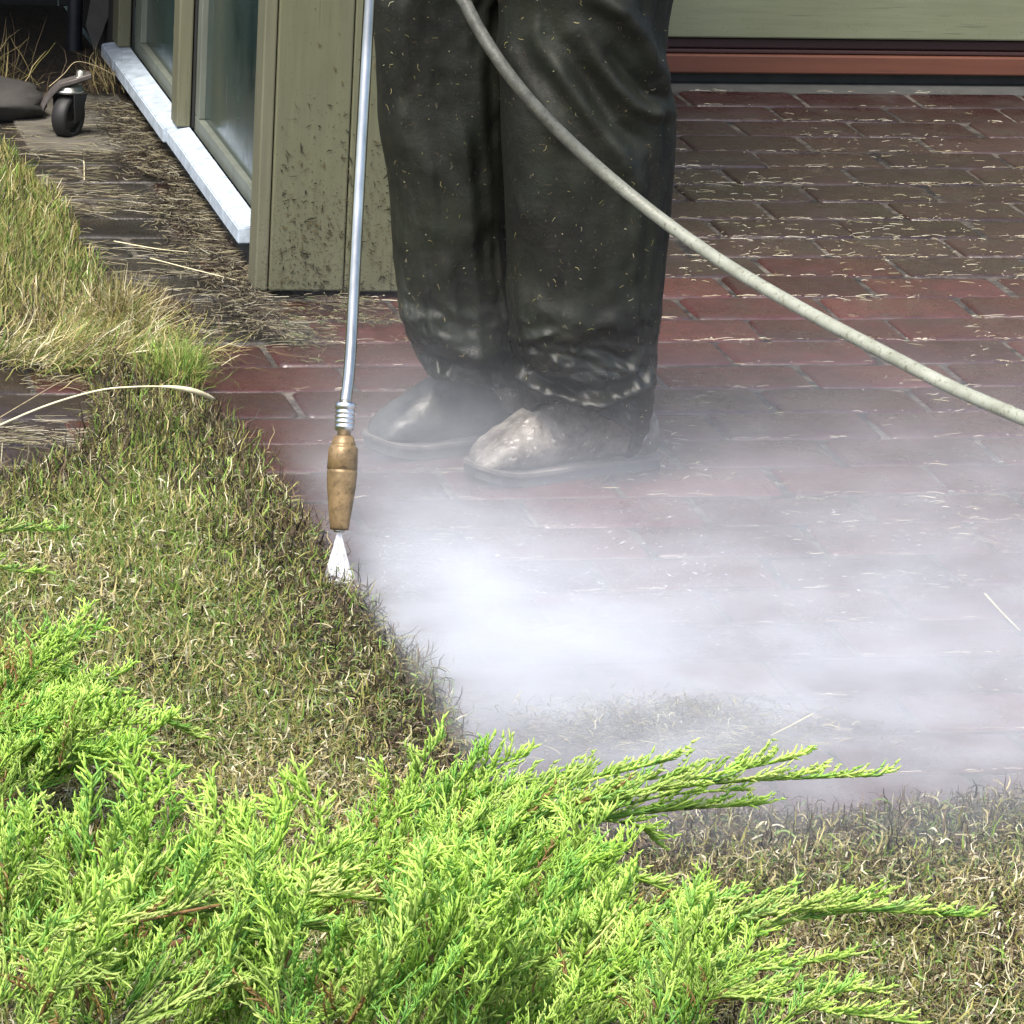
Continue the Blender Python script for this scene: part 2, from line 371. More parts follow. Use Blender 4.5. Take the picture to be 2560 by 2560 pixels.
def pick(wts, n):
    ks = list(PAL); W = np.stack([wts.get(k, np.zeros(n)) * np.ones(n) for k in ks], 1); W /= W.sum(1, keepdims=True)
    cs = W.cumsum(1); r = rng.random(n)[:, None]; idx = (r > cs).sum(1).clip(0, len(ks) - 1)
    return np.array([PAL[k] for k in ks])[idx] * rng.uniform(.75, 1.25, (n, 1))
def lawn_grass(name, poly, bbox, dens, label, tall=False, seedn=0, keep=None):
    n = int((bbox[2] - bbox[0]) * (bbox[3] - bbox[1]) * dens)
    x = rng.uniform(bbox[0], bbox[2], n); y = rng.uniform(bbox[1], bbox[3], n)
    k = inpoly(x + (fbm(x * 16, y * 16, 5) - .5) * .085, y + (fbm(x * 16, y * 16, 9) - .5) * .085, poly); x = x[k]; y = y[k]
    if keep is not None: k = keep(x, y); x = x[k]; y = y[k]
    n = len(x); e = edge_dist(x, y, poly)
    f1 = fbm(x * 4.5, y * 4.5, 3 + seedn); f2 = fbm(x * 11, y * 11, 8 + seedn); edge = np.clip(1.25 - e / (.10 + .12 * f1), 0, 1)
    if tall:
        fr = np.clip((7.75 - y) / .4, 0, 1)
        wt = dict(green=1.5 * (1 - fr) + .5 * fr, olive=1.6, bright=.2 * (1 - fr), straw=.7 + .7 * fr, pale=.15 + .25 * fr, brown=.5 + 1.3 * fr, dark=.5)
        h = rng.uniform(.025, .070, n) * (1 - .35 * edge); lean = np.abs(rng.normal(.4, .4, n)); curl = rng.normal(.4, .6, n); wdt = rng.uniform(.0012, .0028, n)
    else:
        far = np.clip((y - 5.3) / 1.3, 0, 1) * np.clip(1 - e / .35 + .4, 0, 1)
        gz = np.clip((f1 - .42) * 5, 0, 1); right = (x > 1.27) * 1.
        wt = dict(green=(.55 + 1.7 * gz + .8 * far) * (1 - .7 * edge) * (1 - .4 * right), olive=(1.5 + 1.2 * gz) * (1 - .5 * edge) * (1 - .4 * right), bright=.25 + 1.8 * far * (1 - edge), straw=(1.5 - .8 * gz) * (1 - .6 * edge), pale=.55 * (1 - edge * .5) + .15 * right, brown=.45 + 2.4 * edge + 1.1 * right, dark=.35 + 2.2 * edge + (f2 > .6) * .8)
        h = rng.uniform(.012, .034, n) * (.75 + .5 * f2) * (1 + .45 * far); h = h * 1.3; lean = np.abs(rng.normal(1.45, .3, n)).clip(0, 1.9) - .35 * far; curl = rng.normal(0, 1.2, n); wdt = np.where(rng.random(n) < .35, rng.uniform(.0022, .0038, n), rng.uniform(.001, .0022, n))
    az = rng.uniform(0, 2 * np.pi, n) if tall else np.where(rng.random(n) < .5, 0, np.pi) + rng.normal(0, .85, n)
    z0 = .010 + .014 * f2 * (1 - edge) + rng.uniform(0, .014, n)
    P = np.stack([x, y, z0], 1)
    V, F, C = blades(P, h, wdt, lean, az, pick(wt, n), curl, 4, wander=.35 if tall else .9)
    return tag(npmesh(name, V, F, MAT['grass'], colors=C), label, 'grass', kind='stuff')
def vis_front(x, y): return vis_left(x, y) & (np.hypot(x - 1.212, (y - 5.985) * .6) > .028)
def vis_left(x, y):   # thin out what lies far off to the side
    return (x > .25 + .05 * rng.random(len(x))) | (rng.random(len(x)) < .12)
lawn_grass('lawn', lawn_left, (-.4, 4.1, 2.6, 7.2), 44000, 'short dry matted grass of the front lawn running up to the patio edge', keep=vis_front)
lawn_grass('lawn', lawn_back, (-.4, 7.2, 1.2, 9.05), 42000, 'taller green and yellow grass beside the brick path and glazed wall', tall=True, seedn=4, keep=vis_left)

# ------------------------------------------------------------------ glazed veranda
ver = empty('glazed_veranda', (1.39, 7.66, 0))
tag(ver, 'olive painted glazed veranda wall with white metal sill and dusty panes', 'veranda')
def vpart(name, a, b, mat, bev=.002, parent=ver):
    bm = bmesh.new(); add_box(bm, a, b, bev); o = obj(name, bm, mat, None); o.parent = parent
    o.matrix_parent_inverse = Matrix.Translation(-ver.location) if parent is ver else Matrix.Identity(4)
    return o
VT = 2.2
# front panel of two boards, corner post
Y0 = 7.66
vpart('board', (1.3905, Y0, .012), (1.5215, Y0 + .022, VT), MAT['panel'], .003)
vpart('board', (1.5235, Y0 + .001, .010), (1.64, Y0 + .022, VT), MAT['panel'], .003)
vpart('board', (1.642, Y0, .011), (1.775, Y0 + .022, VT), MAT['panel'], .003)
vpart('corner_post', (1.366, Y0 + .004, .010), (1.3885, Y0 + .075, VT), MAT['post'], .003)
vpart('weather_strip', (1.386, Y0 + .0235, .010), (1.391, Y0 + .08, VT), MAT['darkseal'], 0)
vpart('base_rail', (1.395, Y0 + .05, -.03), (1.405, 9.6, .075), MAT['plinth'], .001)
# sill in lengths
for i, (ya, yb, xo) in enumerate(((7.865, 8.42, 1.368), (8.423, 8.715, 1.3685), (8.723, 9.42, 1.362), (9.423, 9.60, 1.361))):
    bm = bmesh.new()
    pts = [(xo, .048), (xo, .076), (1.412, .084), (1.412, .048)]
    v0 = [bm.verts.new((p[0], ya, p[1])) for p in pts]; v1 = [bm.verts.new((p[0], yb, p[1])) for p in pts]
    bm.faces.new(v0[::-1]); bm.faces.new(v1)
    for k in range(4): bm.faces.new((v0[k], v0[(k + 1) % 4], v1[(k + 1) % 4], v1[k]))
    bmesh.ops.bevel(bm, geom=list(bm.edges), offset=.0022, segments=2, affect='EDGES')
    o = obj('sill', bm, MAT['sill']); o.parent = ver; o.matrix_parent_inverse = Matrix.Translation(-ver.location)
def wpt(o): o.parent = ver; o.matrix_parent_inverse = Matrix.Translation(-ver.location); return o
# posts standing on the sill between the panes
for ya, yb in ((8.70, 8.77), (9.52, 9.60)):
    vpart('window_post', (1.384, ya, .084), (1.412, yb, VT), MAT['post'], .003)
    vpart('weather_strip', (1.4145, ya - .004, .084), (1.4185, yb + .012, VT), MAT['darkseal'], 0)
for ya, yb in ((7.74, 8.74), (8.80, 9.52)):
    fr = wpt(obj('window_frame', (lambda bm: (add_box(bm, (1.420, ya, .075), (1.446, yb, .108), .002), add_box(bm, (1.420, ya, .1085), (1.446, ya + .03, VT), .002),
          add_box(bm, (1.420, yb - .085, .1085), (1.446, yb, VT), .002), bm)[-1])(bmesh.new()), MAT['frame']))
    gl = vpart('pane', (1.432, ya + .031, .109), (1.436, yb - .086, VT), MAT['glass'], 0)
vpart('roof_edge', (1.30, 7.56, VT + .002), (1.9, 9.62, VT + .12), MAT['green'], .004)
vpart('inner_wall', (1.755, 7.70, 0), (1.775, 9.6, VT), MAT['green'], 0)
def board_flecks():
    n = 1300; z = .012 + np.abs(rng.normal(0, .13, n)) + .3 * (rng.random(n) < .12) * rng.random(n); x = rng.uniform(1.402, 1.765, n); kk = (fbm(x * 28, z * 22, 71) > .40); x = x[kk]; z = z[kk]; n = len(x)
    L = (.002 + .016 * rng.random(n) ** 3); a = rng.normal(-.5, 1.0, n); w_ = rng.uniform(.0004, .0018, n); b = rng.normal(0, .6, n)
    P0 = np.stack([x, np.full(n, 7.6582), z], 1); d1 = np.stack([np.cos(a), -.15 * np.ones(n), np.sin(a)], 1); d2 = np.stack([np.cos(a + b), .1 * np.ones(n), np.sin(a + b)], 1)
    P1 = P0 + d1 * L[:, None] * .5; P2 = P1 + d2 * L[:, None] * .5; nn_ = np.stack([-np.sin(a), np.zeros(n), np.cos(a)], 1) * w_[:, None]
    VV = np.stack([P0 - nn_ * .4, P0 + nn_ * .4, P1 - nn_, P1 + nn_, P2 - nn_ * .3, P2 + nn_ * .3], 1).reshape(-1, 3); bs = (np.arange(n) * 6)[:, None]
    FF = np.concatenate([np.concatenate([bs, bs + 1, bs + 3, bs + 2], 1), np.concatenate([bs + 2, bs + 3, bs + 5, bs + 4], 1)])
    C = np.array([[.03, .026, .014], [.05, .042, .02], [.09, .075, .035], [.02, .02, .012]])[rng.integers(0, 4, n)]
    o = wpt(npmesh('mud_flecks', VV, FF, MAT['straw'], colors=np.repeat(C, 6, 0))); o['kind'] = 'stuff'
board_flecks()
# ------------------------------------------------------------------ house wall at the back
HY = 9.62
house = empty('house_wall', (3, HY, 0)); tag(house, 'sage green house wall with red brown timber sill above the brick paving', 'wall')
def hpart(name, a, b, mat, bev=.002):
    o = box(name, a, b, mat, None, bev); o.parent = house; o.matrix_parent_inverse = Matrix.Translation(-house.location); return o
hpart('wall_board', (1.78, HY - .030, .104), (7, HY + .1, .62), MAT['green'], .004)
hpart('wall_board', (1.78, HY - .026, .625), (7, HY + .1, 2.7), MAT['green'], .004)
hpart('upper_moulding', (1.78, HY - .012, .078), (7, HY + .1, .100), MAT['maroon'], .004)
hpart('lower_moulding', (1.78, HY - .016, .068), (7, HY + .1, .0765), MAT['maroon'], .002)
hpart('timber_sill', (1.78, HY - .024, .024), (7, HY + .1, .066), MAT['redwood'], .004)
hpart('plinth', (1.78, HY + .02, -.05), (7, HY + .12, .022), MAT['plinth'], 0)
# mortar kerb strip
box_ = box('mortar_strip', (1.42, 9.522, -.045), (7, HY + .02, -.002), MAT['plinth'])
tag(box_, 'grey mortar strip between the last paver row and the house wall', 'paving edge', kind='structure')

# ------------------------------------------------------------------ dark shed behind on the left
shed = empty('shed', (.4, 10.3, 0)); tag(shed, 'dark unlit timber shed behind the grass at the path end', 'shed')
def spart(name, a, b, mat):
    o = box(name, a, b, mat, None, .003); o.parent = shed; o.matrix_parent_inverse = Matrix.Translation(-shed.location); return o
bm = bmesh.new(); x = -1.6
while x < 1.9:
    add_box(bm, (x, 10.45, 0), (x + .138, 10.47 + random.uniform(0, .006), 2.2), .003); x += .142
o = obj('back_wall', bm, MAT['darkwood']); o.parent = shed; o.matrix_parent_inverse = Matrix.Translation(-shed.location)
spart('side_wall', (1.40, 9.66, 0), (1.43, 10.44, 2.2), MAT['darkwood'])
spart('side_wall', (-1.65, 9.2, 0), (-1.62, 10.44, 2.2), MAT['darkwood'])
spart('shading_roof', (-1.8, 8.95, .95), (1.34, 10.6, 1.02), MAT['darkwood'])  # low overhang added out of view to darken the shed interior
spart('floor', (-1.6, 9.25, -.05), (1.39, 10.44, .004), MAT['soil'])
tag(tube('pole', [(PY(142, 0, 9.9) + Vector((0, 0, .5))), PY(142, 0, 9.9), PY(140, 105, 9.9), PY(139, 160, 9.9)], .017, MAT['pole']), 'black upright pole behind the caster wheel', 'pole')
# leaning grey board
bm = bmesh.new(); q = [PY(182, -60, 9.78), PY(162, 48, 9.78), PY(179, 98, 9.78), PY(205, 30, 9.78), PY(212, -60, 9.78)]
a = [bm.verts.new(p) for p in q]; b = [bm.verts.new(p + Vector((.004, .02, .004))) for p in q]
bm.faces.new(a); bm.faces.new(b[::-1])
for k in range(5): bm.faces.new((a[k], a[(k + 1) % 5], b[(k + 1) % 5], b[k]))
tag(obj('board', bm, MAT['greyboard']), 'grey board leaning point down in the dark beside the glazed wall', 'board')
# stone and slab
bm = bmesh.new(); bmesh.ops.create_icosphere(bm, subdivisions=4, radius=1)
for v in bm.verts:
    n_ = float(fbm(v.co.x * 2.6 + 5, v.co.y * 2.6 + v.co.z * 2, 2)) - .5
    v.co = Vector((v.co.x * .20, v.co.y * .10, v.co.z * .055)) * (1 + n_ * .7)
    v.co += Vector((.99, 9.20, .030))
tag(obj('stone', bm, MAT['stone'], None, True), 'low grey stone left of the black caster wheel', 'stone')
bm = bmesh.new(); add_box(bm, (1.12, 8.86, -.03), (1.372, 9.42, .006), .004)
tag(obj('concrete_slab', bm, MAT['concrete']), 'small pale concrete slab behind the black wheel', 'slab')
# caster
cw = empty('caster_wheel', (1.155, 8.99, 0)); tag(cw, 'black caster wheel with zinc bolt under a bent grey bracket', 'caster wheel')
def cpt(o, par=cw):
    o.parent = par; o.matrix_parent_inverse = Matrix.Translation(-cw.location) if par is cw else Matrix.Identity(4); return o
WC = Vector((1.212, 8.99, .0445)); ax = Vector((.80, -.60, 0)).normalized(); up = Vector((0, 0, 1)); fw = ax.cross(up)
def wheel_lathe(bm, prof, c, seg=40):
    rings = []
    for k in range(seg):
        a = 2 * math.pi * k / seg; d = up * math.cos(a) + fw * math.sin(a)
        rings.append([bm.verts.new(c + ax * h + d * r) for h, r in prof])
    for k in range(seg):
        A = rings[k]; B = rings[(k + 1) % seg]
        for i in range(len(prof)): bm.faces.new((A[i], A[(i + 1) % len(prof)], B[(i + 1) % len(prof)], B[i]))
bm = bmesh.new(); wheel_lathe(bm, [(-.014, .031), (-.017, .038), (-.012, .0435), (0, .0445), (.012, .0435), (.017, .038), (.014, .031)], WC); tyre = cpt(obj('tyre', bm, MAT['black'], None, True))
bm = bmesh.new(); wheel_lathe(bm, [(-.012, .006), (-.010, .020), (-.006, .026), (-.012, .031), (.012, .031), (.006, .026), (.010, .020), (.012, .006)], WC); cpt(obj('rim', bm, MAT['rim'], None, True))
bm = bmesh.new()
for s in (-1, 1):
    p = [WC + ax * .021 * s + fw * .012 + up * -.01, WC + ax * .021 * s - fw * .010 + up * -.006, WC + ax * .023 * s - fw * .030 + up * .044, WC + ax * .023 * s + fw * .022 + up * .05]
    a = [bm.verts.new(q_) for q_ in p]; b = [bm.verts.new(q_ + ax * .003 * s) for q_ in p]
    bm.faces.new(a); bm.faces.new(b[::-1])
    for k in range(4): bm.faces.new((a[k], a[(k + 1) % 4], b[(k + 1) % 4], b[k]))
cpt(obj('fork', bm, MAT['black']))
tp = WC + up * .052
cpt(tube('swivel_head', [tp + up * -.004, tp + up * .002, tp + up * .0025, tp + up * .010, tp + up * .0105, tp + up * .016], [.026, .030, .026, .028, .022, .018], MAT['bolt'], seg=24))
arm = [PY(170, 140, 8.97), PY(140, 150, 8.97), PY(112, 158, 8.98), PY(98, 172, 8.99), PY(83, 192, 9.0), PY(78, 204, 9.0)]
bm = bmesh.new(); pr = None; rings = []
for p in arm:
    rings.append([bm.verts.new(p + d) for d in (Vector((0, -.017, .004)), Vector((0, .017, .004)), Vector((0.002, .017, -.005)), Vector((0.002, -.017, -.005)))])
for A, B in zip(rings, rings[1:]):
    for k in range(4): bm.faces.new((A[k], A[(k + 1) % 4], B[(k + 1) % 4], B[k]))
bm.faces.new(rings[0]); bm.faces.new(rings[-1][::-1]); bmesh.ops.bevel(bm, geom=list(bm.edges), offset=.0015, segments=1, affect='EDGES')
cpt(obj('bracket', bm, MAT['greymetal']))
hb = PY(152, 146, 8.97)
cpt(tube('bolt', [hb + up * -.004, hb + up * .002, hb + up * .0021, hb + up * .014], [.014, .014, .009, .008], MAT['bolt'], seg=6))

# ------------------------------------------------------------------ person
per = empty('person', (1.63, 6.6, 0))
tag(per, 'person in dirty dark work trousers and muddy boots standing on the wet patio', 'person')
def ppt(o, par=per):
    o.parent = par; o.matrix_parent_inverse = Matrix.Translation(-per.location) if par is per else Matrix.Identity(4); return o
def leg_rings(rows, Yc, depth):
    out = []
    for v, ul, ur in rows:
        a = PY(ul, v, Yc); b = PY(ur, v, Yc); out.append(((a.x + b.x) / 2, (a.z + b.z) / 2, (b.x - a.x) / 2))
    return out
Ll = leg_rings([(0, 704, 965), (60, 706, 962), (120, 711, 960), (200, 717, 960), (270, 725, 961), (350, 738, 962), (410, 742, 965), (480, 745, 967), (550, 750, 972), (600, 758, 978), (650, 775, 980), (690, 789, 978), (712, 797, 972)], 6.66, .9)
Lr = leg_rings([(0, 945, 1262), (40, 945, 1255), (90, 944, 1249), (125, 944, 1247), (155, 945, 1256), (200, 947, 1267), (250, 949, 1267), (300, 951, 1264), (400, 955, 1256), (480, 958, 1249), (560, 962, 1243), (640, 967, 1238), (700, 970, 1234), (740, 975, 1228), (765, 980, 1224), (790, 985, 1219), (812, 1000, 1212)], 6.52, .9)
Ll = [(1.60, 1.02, .19), (1.56, .92, .16), (1.505, .80, .125)] + Ll
Lr = [(1.66, 1.02, .19), (1.66, .92, .175), (1.642, .82, .145)] + Lr
def poly_dist(x, z, pl):
    best = 9; tt = 0
    for i in range(len(pl) - 1):
        a = pl[i]; b = pl[i + 1]; ax_, az_ = b[0] - a[0], b[1] - a[1]; L2 = ax_ * ax_ + az_ * az_
        t = max(0, min(1, ((x - a[0]) * ax_ + (z - a[1]) * az_) / L2)); dx = x - a[0] - ax_ * t; dz = z - a[1] - az_ * t
        d = math.hypot(dx, dz)
        if d < best: best = d; tt = (i + t) / (len(pl) - 1); side = ax_ * dz - az_ * dx
    return best, tt, side
def cpx(pts): # crop2 (source 1200..1750) coordinates -> XZ on the leg front
    r = []
    for a, b in pts:
        p = PY((1200 + a * .2847) / 1.32505, b * .2847 / 1.32505, 6.43); r.append((p.x, p.z))
    return r
RIDGES = [ (cpx([(1000, -60), (1230, 90), (1370, 260), (1480, 480), (1600, 680), (1650, 880)]), .016, .016),
           (cpx([(900, 250), (1050, 520), (1200, 740), (1340, 900), (1520, 970), (1700, 1010)]), .012, .013),
           (cpx([(500, 330), (700, 620), (900, 900), (1080, 1130), (1220, 1380), (1330, 1640)]), .012, .016),
           (cpx([(250, 350), (420, 700), (640, 1050), (800, 1300)]), .007, .014),
           (cpx([(1000, 350), (1250, 650), (1450, 850), (1600, 930)]), -.010, .014),
           (cpx([(750, 420), (950, 780), (1150, 1080), (1400, 1250)]), -.008, .014) ]
def dpx(pts, Y): return [(PY(a, b, Y).x, PY(a, b, Y).z) for a, b in pts]
HR = [ (dpx([(965, 690), (1020, 725), (1090, 745), (1180, 735), (1240, 700)], 6.43), -.012, .010), (dpx([(970, 720), (1040, 755), (1120, 770), (1230, 735)], 6.43), .010, .009),
       (dpx([(975, 745), (1050, 782), (1130, 792), (1225, 765)], 6.43), -.009, .008), (dpx([(970, 690), (1010, 650), (1050, 630)], 6.43), .006, .007), (dpx([(960, 560), (1100, 620), (1240, 600)], 6.43), .004, .02) ]
HL = [ (dpx([(770, 600), (810, 640), (850, 670), (950, 680)], 6.57), .010, .016), (dpx([(785, 680), (850, 700), (950, 715)], 6.57), -.008, .008), (dpx([(740, 200), (800, 330), (830, 480)], 6.57), .005, .03), (dpx([(900, 100), (880, 300), (900, 500)], 6.57), .006, .03) ]
def loft_leg(V, F, rings, Yc, depth, ridges, seed, hem=None, NA=120, NZ=230):
    rg = np.array(rings); zs = rg[:, 1]; z_ = np.linspace(zs[0], zs[-1], NZ); o = np.argsort(zs)
    X = np.interp(z_, zs[o], rg[o, 0]); W = np.interp(z_, zs[o], rg[o, 2])
    ker = np.array([1, 2, 3, 2, 1.]) / 9
    X[4:-4] = np.convolve(X, ker, 'same')[4:-4]; W[4:-4] = np.convolve(W, ker, 'same')[4:-4]
    b0 = len(V)
    for i in range(NZ):
        z = z_[i]
        for j in range(NA):
            a = 2 * math.pi * j / NA; ca, sa = math.cos(a), math.sin(a)
            e = .86; xx = math.copysign(abs(ca) ** e, ca); yy = math.copysign(abs(sa) ** e, sa)
            px = X[i] + xx * W[i]; dy = yy * W[i] * depth
            zz = z
            if i > NZ * .8 and hem:  # tilt the hem
                t = (i - NZ * .8) / (NZ * .2); zz = z + hem[0] * xx * t + hem[1] * yy * t
            d = 0.
            nz = float(fbm(a * 1.6 + seed, z * 9 + seed, seed)) - .5
            nz2 = float(vnoise(a * 6 + z * 3 + seed, z * 7, seed + 7)) - .5; nz3 = float(vnoise(a * 14 + z * 5, z * 16, seed + 9)) - .5
            d += nz * .018 + nz2 * .010 + nz3 * .003
            wet = min(1, max(0, (.30 - z) / .14))
            if wet > 0: d += wet * ((float(fbm(a * 2.2 + z * 16 + seed * 3, z * 17 - a * 1.3, seed + 3)) - .5) * .048 - abs(float(vnoise(a * 3 - z * 22 + seed, z * 30 + a * 1.6, seed + 5)) - .5) * .020)
            if yy < 0.3:
                for pl, amp, wd in ridges:
                    dd, tt, sd_ = poly_dist(px, zz, pl)
                    if dd < wd * 3: d += 1.7 * amp * math.exp(-(dd / wd) ** 2) * min(1, 4 * min(tt, 1 - tt) + .35)
            # silhouettes stay: displace mostly along y
            py = Yc + dy + (-1 if yy < 0 else 1) * d * (abs(yy) ** .6)
            px += xx * d * .35
            V.append((px, py, zz))
    for i in range(NZ - 1):
        for j in range(NA):
            a = b0 + i * NA + j; b = b0 + i * NA + (j + 1) % NA; F.append((a, a + NA, b + NA, b))
V = []; F = []
loft_leg(V, F, Ll, 6.66, .85, HL, 3, (-.012, .0))
loft_leg(V, F, Lr, 6.52, .80, RIDGES + HR, 9, (-.034, -.045))
tr = ppt(npmesh('trousers', V, F, MAT['trouser'], smooth=True))
so = tr.modifiers.new('s', 'SOLIDIFY'); so.thickness = .004; so.offset = -1
Vt = np.array(V); Ft = np.array(F); NF = 2600; fi = rng.integers(0, len(Ft), NF); fi = fi[(Vt[Ft[fi, 0], 1] < 6.66) | (rng.random(NF) < .3)]; NF = len(fi)
A_ = Vt[Ft[fi, 0]]; B_ = Vt[Ft[fi, 1]]; D_ = Vt[Ft[fi, 3]]; e1 = A_ - B_; e2 = D_ - A_; nn_ = np.cross(e1, e2); nn_ /= np.linalg.norm(nn_, axis=1)[:, None] + 1e-9
ctr = np.array([1.56, 6.59]); flip = np.sign(((A_[:, :2] - ctr) * nn_[:, :2]).sum(1)); flip[nn_[:, 1] < -.35] = 1; nn_ *= flip[:, None]
t1 = e1 / (np.linalg.norm(e1, axis=1)[:, None] + 1e-9); t2 = np.cross(nn_, t1); an = rng.uniform(0, 6.28, NF)[:, None]; dr = t1 * np.cos(an) + t2 * np.sin(an); wd_ = np.cross(nn_, dr)
ll = (.002 + .010 * rng.random(NF) ** 3)[:, None]; ww_ = rng.uniform(.0002, .00045, NF)[:, None]; q0 = A_ + nn_ * .0012; q1 = q0 + dr * ll * .5 + wd_ * ll * rng.normal(0, .18, (NF, 1)) + nn_ * .001; q2 = q0 + dr * ll
VV = np.stack([q0 - wd_ * ww_, q0 + wd_ * ww_, q1 - wd_ * ww_, q1 + wd_ * ww_, q2 - wd_ * ww_, q2 + wd_ * ww_], 1).reshape(-1, 3); bs = (np.arange(NF) * 6)[:, None]
FF = np.concatenate([np.concatenate([bs, bs + 1, bs + 3, bs + 2], 1), np.concatenate([bs + 2, bs + 3, bs + 5, bs + 4], 1)])
ln = ppt(npmesh('grass_flecks', VV, FF, MAT['straw'], colors=np.repeat(pick(dict(straw=1, pale=.35, brown=2.4, olive=.8, dark=.6), NF) * .75, 6, 0))); ln['kind'] = 'stuff'
# torso, arms, head: above the picture, one skinned body
bm = bmesh.new(); me = bpy.data.meshes.new('body'); ly = None
sk = [((1.62, 6.62, 1.0), .15), ((1.60, 6.60, 1.18), .14), ((1.56, 6.55, 1.36), .17), ((1.53, 6.52, 1.47), .08), ((1.50, 6.48, 1.55), .055), ((1.48, 6.45, 1.64), .085), ((1.47, 6.43, 1.74), .06),
      ((1.70, 6.50, 1.40), .065), ((1.74, 6.38, 1.18), .05), ((1.60, 6.25, 1.08), .038), ((1.53, 6.22, 1.07), .03), ((1.38, 6.58, 1.40), .065), ((1.30, 6.50, 1.18), .05), ((1.30, 6.34, .98), .038), ((1.30, 6.29, .93), .03)]
ed = [(0, 1), (1, 2), (2, 3), (3, 4), (4, 5), (5, 6), (2, 7), (7, 8), (8, 9), (9, 10), (2, 11), (11, 12), (12, 13), (13, 14)]
vv = [Vector(p) for p, r in sk]; rr_ = [r for p, r in sk]
for hnd, dirv in ((10, Vector((-.9, -.3, -.1))), (14, Vector((0, -.3, -.9)))):
    dirv.normalize(); sdv = dirv.cross(Vector((0, 1, .2))).normalized()
    for k in range(5):
        b_ = vv[hnd] + sdv * (.014 * (k - 2)) + dirv * .03; m_ = b_ + dirv * .03; t_ = m_ + (dirv * .3 + Vector((-.3, .8, 0))) * .03
        i0 = len(vv); vv += [b_, m_, t_]; rr_ += [.010, .009, .008]; ed += [(hnd, i0), (i0, i0 + 1), (i0 + 1, i0 + 2)]
me.from_pydata(vv, ed, []); body = ppt(link(bpy.data.objects.new('jacket', me))); me.materials.append(MAT['jacket'])
sm = body.modifiers.new('k', 'SKIN'); body.modifiers.new('d', 'SUBSURF').render_levels = 2
for i, s in enumerate(me.skin_vertices[0].data): s.radius = (rr_[i], rr_[i]); s.use_root = (i == 0)

# boots
MAT['boot_dark'] = simple('dark_boot_leather', (.045, .045, .040), .4, var=.7, scale=32, bump=.8)  # darker mottled leather, used on the rear boot only
def boot(heel, toe, name='boot', hs=1., bmat='boot'):
    heel = Vector(heel); toe = Vector(toe); ax_ = (toe - heel); L = ax_.length; ax_.normalize(); sd_ = Vector((0, 0, 1)).cross(ax_)
    root = None
    # stations: t, halfwidth, top height, curve offset
    st = [(0, .030, .085), (.04, .038, .10), (.15, .042, .13), (.30, .041, .145), (.42, .041, .142), (.52, .044, .132), (.62, .048, .116), (.72, .051, .098), (.82, .050, .080), (.90, .045, .064), (.96, .034, .048), (1.0, .014, .030)]
    ts = np.linspace(0, 1, 44); A = np.array(st); hw = np.interp(ts, A[:, 0], A[:, 1]); ht = np.interp(ts, A[:, 0], A[:, 2])
    V = []; F = []; NA = 28
    for t, w_, h_ in zip(ts, hw, ht):
        for j in range(NA):
            a = 2 * math.pi * j / NA; c, s = math.cos(a), math.sin(a)
            x = math.copysign(abs(c) ** .75, c) * w_; zc = .018 + (h_ - .018) * (0.5 + .5 * math.copysign(abs(s) ** .8, s))
            taper = 1 - .38 * max(0, (zc - .05) / .09)
            n_ = (float(fbm(t * 9 + j * .2, j * .6, 4)) - .5) * .010
            V.append(heel + ax_ * (t * L) + sd_ * (x * taper + (n_ if c > 0 else -n_)) + Vector((0, 0, zc * hs + n_)))
    n = len(ts)
    for i in range(n - 1):
        for j in range(NA): a = i * NA + j; b = i * NA + (j + 1) % NA; F.append((a, b, b + NA, a + NA))
    for e in (0, n - 1):
        c = sum((V[e * NA + j] for j in range(NA)), Vector()) / NA; V.append(c); ci = len(V) - 1
        for j in range(0, NA, 2): F.append((e * NA + j, e * NA + j + 1, e * NA + (j + 2) % NA, ci))
    up_ = ppt(npmesh(name, [tuple(v) for v in V], F, MAT[bmat], smooth=True))
    # welt and sole
    def slab(nm, z0, z1, ex, mat):
        bm = bmesh.new(); tp_ = []; bt_ = []
        loop = [(t, w_ + ex) for t, w_ in zip(ts, hw)] + [(t, -(w_ + ex)) for t, w_ in zip(ts[::-1], hw[::-1])]
        for t, x in loop:
            q_ = heel + ax_ * (t * (L + 2 * ex) - ex) + sd_ * x; spring = .012 * max(0, (t - .75) / .25) ** 2
            tp_.append(bm.verts.new((q_.x, q_.y, z1 + spring))); bt_.append(bm.verts.new((q_.x, q_.y, z0 + spring)))
        bm.faces.new(tp_); bm.faces.new(bt_[::-1]); m_ = len(loop)
        for i in range(m_): bm.faces.new((tp_[i], tp_[(i + 1) % m_], bt_[(i + 1) % m_], bt_[i]))
        o = obj(nm, bm, mat); o.parent = up_; return o
    slab('sole', 0.001, .016, .003, MAT['sole']); slab('welt', .0165, .022, .005, MAT['welt'])
    shaft = heel + ax_ * (L * .22)
    bm = bmesh.new(); add_tube(bm, [shaft + Vector((0, 0, z)) for z in (.06, .10, .14, .20, .25)], [.045, .050, .052, .055, .056], 24)
    o = obj('shaft', bm, MAT['boot'], None, True); o.parent = up_
    return up_
b1 = boot((1.80, 6.60, 0), (1.500, 6.50, 0))
b1['label'] = 'grey muddy boot nearer the camera with toe pointing left'
b2 = boot((1.66, 6.74, 0), (1.375, 6.66, 0), bmat='boot_dark'); b2['label'] = 'darker boot further back half hidden in spray'

